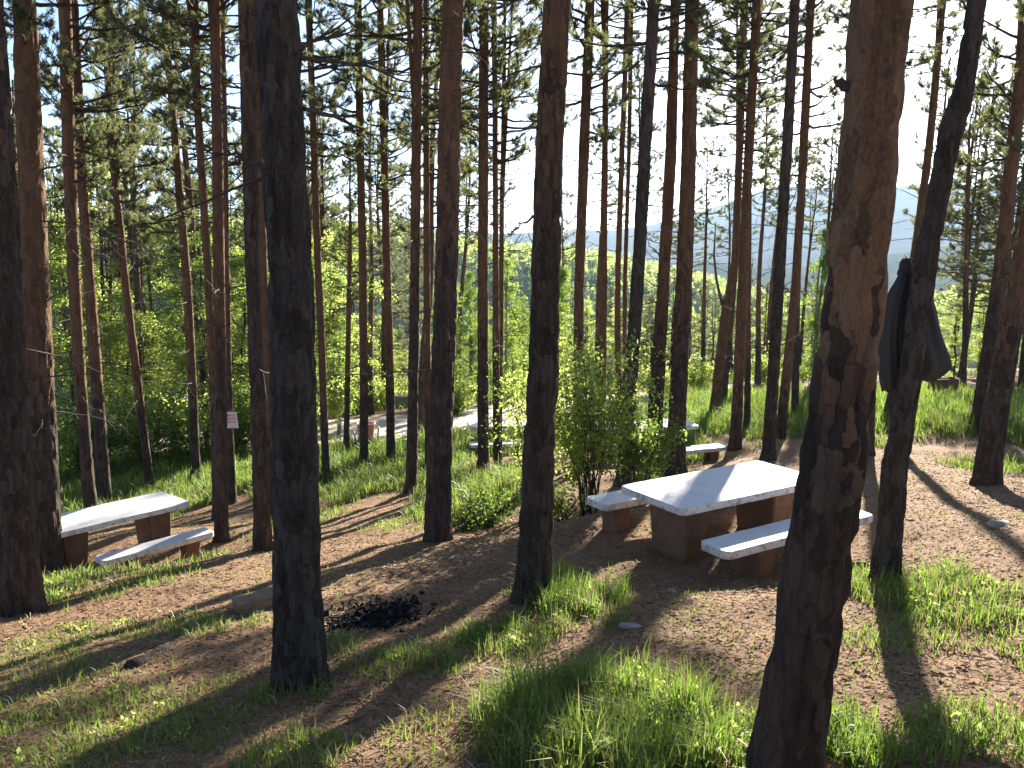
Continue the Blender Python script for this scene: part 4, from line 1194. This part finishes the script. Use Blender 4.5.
rng = np.random.default_rng(17)
X, Y, r = polar(900000, 2.3, 46, lambda g: 1 / (1 + (g / 6.0) ** 2), rng)
D, H = grass_field(X, Y)
onroad = (Y > 26.8 + np.maximum(0, X + .5) * .9 + .02 * (X + 4) ** 2 * .6) & (Y < 35.5) & (X < 2)
ok = (rng.random(len(X)) < D) & ~onroad & ((X - cc[0]) ** 2 / ax ** 2 + (Y - cc[1]) ** 2 / ay ** 2 > 1.0)
X, Y, r, H, D = X[ok], Y[ok], r[ok], H[ok], D[ok]
n = len(X)
h = H * np.minimum(rng.gamma(5.0, .19, n), 1.7) * (.45 + 1.1 * vnoise(X / .16, Y / .16, 0, 83)) * np.clip(.5 + D * .6, 0, 1.1)
Z = ground_z(X, Y) - .01
ph = rng.random(n) * 6.283; lean = rng.uniform(.1, 1.0, n); wd = (.0016 + .0018 * rng.random(n)) * (1 + r / 8)
fx_, fy_ = np.cos(ph), np.sin(ph)
tw = ph + math.pi / 2 + rng.normal(size=n) * .4
sx_, sy_ = np.cos(tw) * wd, np.sin(tw) * wd
base = np.stack([X, Y, Z], -1); side = np.stack([sx_, sy_, 0 * sx_], -1)
p1 = base + np.stack([fx_ * h * lean * .3, fy_ * h * lean * .3, h * .55], -1)
p2 = base + np.stack([fx_ * h * lean * .95, fy_ * h * lean * .95, h * (1 - .28 * lean)], -1)
V = np.stack([base - side, base + side, p1 + side * .8, p1 - side * .8, p2], 1).reshape(-1, 3)
o5 = np.arange(n)[:, None] * 5
tint = np.clip(vnoise(X / 1.5, Y / 1.5, 0, 81) * .7 + rng.normal(size=n) * .18 + .05, 0, 1)
dry = rng.random(n) < np.clip(.42 - .42 * D, .10, .4)
mb = MB()
mb.add(V, np.zeros((0, 3), int), 0, np.repeat(tint, 5))
for mi, sel in ((0, ~dry), (1, dry)):
    s5 = o5[sel]
    mb.f.append(s5 + np.array([[0, 1, 2, 3]])); mb.m.append(np.full(len(s5), mi, np.int32))
    mb.f.append(s5 + np.array([[3, 2, 4]])); mb.m.append(np.full(len(s5), mi, np.int32))
tag(mb.obj('grass', [M['grass'], M['dry_grass']]), 'tufts of green and dry grass growing on the forest floor', 'grass', kind='stuff')
print('blades', n)

# broad-leaved weeds among the grass
X, Y, r = polar(26000, 2.4, 30, lambda g: 1 / (1 + (g / 5.0) ** 2), rng)
D, H = grass_field(X, Y); ok = rng.random(len(X)) < (D - .35) * .55
X, Y, H = X[ok], Y[ok], H[ok]; n = len(X); K = 9
Z = ground_z(X, Y)
a = rng.random((n, K)) * 6.283; rr_ = rng.random((n, K)) * .05
P = np.stack([X[:, None] + rr_ * np.cos(a), Y[:, None] + rr_ * np.sin(a), Z[:, None] + H[:, None] * rng.uniform(.1, .75, (n, K))], -1).reshape(-1, 3)
mb = MB(); leaves(mb, rng, P, .038, 0, -.3, np.clip(rng.normal(.45, .25, n * K), 0, 1))
tag(mb.obj('weeds', M['leaf'], smooth=False), 'low broad-leaved weeds among the grass', 'weeds', kind='stuff')

# needle litter, twigs and bark flakes
X, Y, r = polar(240000, 2.3, 20, lambda g: 1 / (1 + (g / 5.0) ** 2), rng)
D, H = grass_field(X, Y); ok = rng.random(len(X)) > D * .8
X, Y, r = X[ok], Y[ok], r[ok]; n = len(X)
Z = ground_z(X, Y) + .001
ph = rng.random(n) * 6.283; ln = rng.uniform(.007, .024, n) * np.where(rng.random(n) < .012, 4.0, 1); wd = rng.uniform(.0006, .0021, n) * (1 + r / 9)
dv = np.stack([np.cos(ph) * ln, np.sin(ph) * ln, rng.normal(size=n) * .12 * ln], -1); sv = np.stack([-np.sin(ph) * wd, np.cos(ph) * wd, rng.normal(size=n) * wd * .8], -1)
c = np.stack([X, Y, Z + np.abs(dv[:, 2])], -1)
V = np.stack([c - dv - sv, c + dv - sv * .6, c + dv + sv * .6, c - dv + sv], 1).reshape(-1, 3)
mb = MB(); mb.add(V, np.arange(n * 4).reshape(-1, 4), 0, np.repeat(np.clip(rng.beta(1.6, 1.8, n), 0, 1), 4))
X, Y, r = polar(260, 2.8, 14, lambda g: 1 / (1 + (g / 6.0) ** 2), rng)
for x, y in zip(X, Y):
    a0 = rng.random() * 6.283; l_ = rng.uniform(.05, .22); P = []
    for t_ in np.linspace(0, 1, 5):
        a0 += rng.normal() * .25; x += l_ / 4 * math.cos(a0); y += l_ / 4 * math.sin(a0); P.append((x, y, gz(x, y) + .010 + .02 * rng.random()))
    V, Fc = tube(P, np.array([1, .9, .8, .6, .4]) * rng.uniform(.0025, .006), 5); mb.add(V, Fc, 0, rng.uniform(.1, .75))
tag(mb.obj('needle_litter', M['litter'], smooth=False), 'brown fallen needles and twigs scattered over the bare soil', 'litter', kind='stuff')

# ------------------------------------------------------------------ haze
HAZE = 1
if HAZE:
    mb = MB(); box(mb, -8200, 8200, -8200, 8200, -170, 520)
    hm = bpy.data.materials.new('haze'); hm.use_nodes = True; t = hm.node_tree; t.nodes.clear()
    out = t.nodes.new('ShaderNodeOutputMaterial'); pv = t.nodes.new('ShaderNodeVolumePrincipled')
    pv.inputs['Color'].default_value = (.52, .72, 1, 1); pv.inputs['Density'].default_value = .7e-4; pv.inputs['Anisotropy'].default_value = .35
    t.links.new(pv.outputs[0], out.inputs['Volume'])
    tag(mb.obj('haze', hm, smooth=False), kind='stuff')

# ------------------------------------------------------------------ light, sky, camera
W = bpy.data.worlds.new('World'); S.world = W; W.use_nodes = True
t = W.node_tree; bgn = t.nodes['Background']
sk = t.nodes.new('ShaderNodeTexSky'); sk.sky_type = 'NISHITA'; sk.sun_disc = False
sk.sun_elevation = SUN_EL; sk.sun_rotation = SUN_AZ; sk.altitude = 2500; sk.dust_density = 2.0; sk.air_density = .7
t.links.new(sk.outputs[0], bgn.inputs['Color']); bgn.inputs['Strength'].default_value = .058
sl_ = bpy.data.lights.new('sun', 'SUN'); sl_.energy = 5.0; sl_.angle = rad(.53); sl_.color = (1, .91, .78)
so = bpy.data.objects.new('sun', sl_); COL.objects.link(so)
so.rotation_euler = Vector((-SUN_DIR).tolist()).to_track_quat('-Z', 'Y').to_euler(); so.location = (10, 30, 25)
cam = bpy.data.cameras.new('camera'); co = bpy.data.objects.new('camera', cam); COL.objects.link(co)
co.location = (0, 0, CAMZ); co.rotation_euler = (math.pi / 2 - PITCH, 0, 0)
cam.sensor_width = 36; cam.lens = F_PX * 36 / 1024; cam.clip_start = .05; cam.clip_end = 20000
S.camera = co
S.view_settings.view_transform = 'Standard'; S.view_settings.look = 'None'; S.view_settings.exposure = 2.3; S.view_settings.gamma = 1
S.view_settings.use_curve_mapping = False
cy = S.cycles
cy.max_bounces = 6; cy.diffuse_bounces = 2; cy.glossy_bounces = 2; cy.transmission_bounces = 4; cy.transparent_max_bounces = 6; cy.volume_bounces = 0
cy.caustics_reflective = False; cy.caustics_refractive = False; cy.use_denoising = True
cy.sample_clamp_indirect = 6
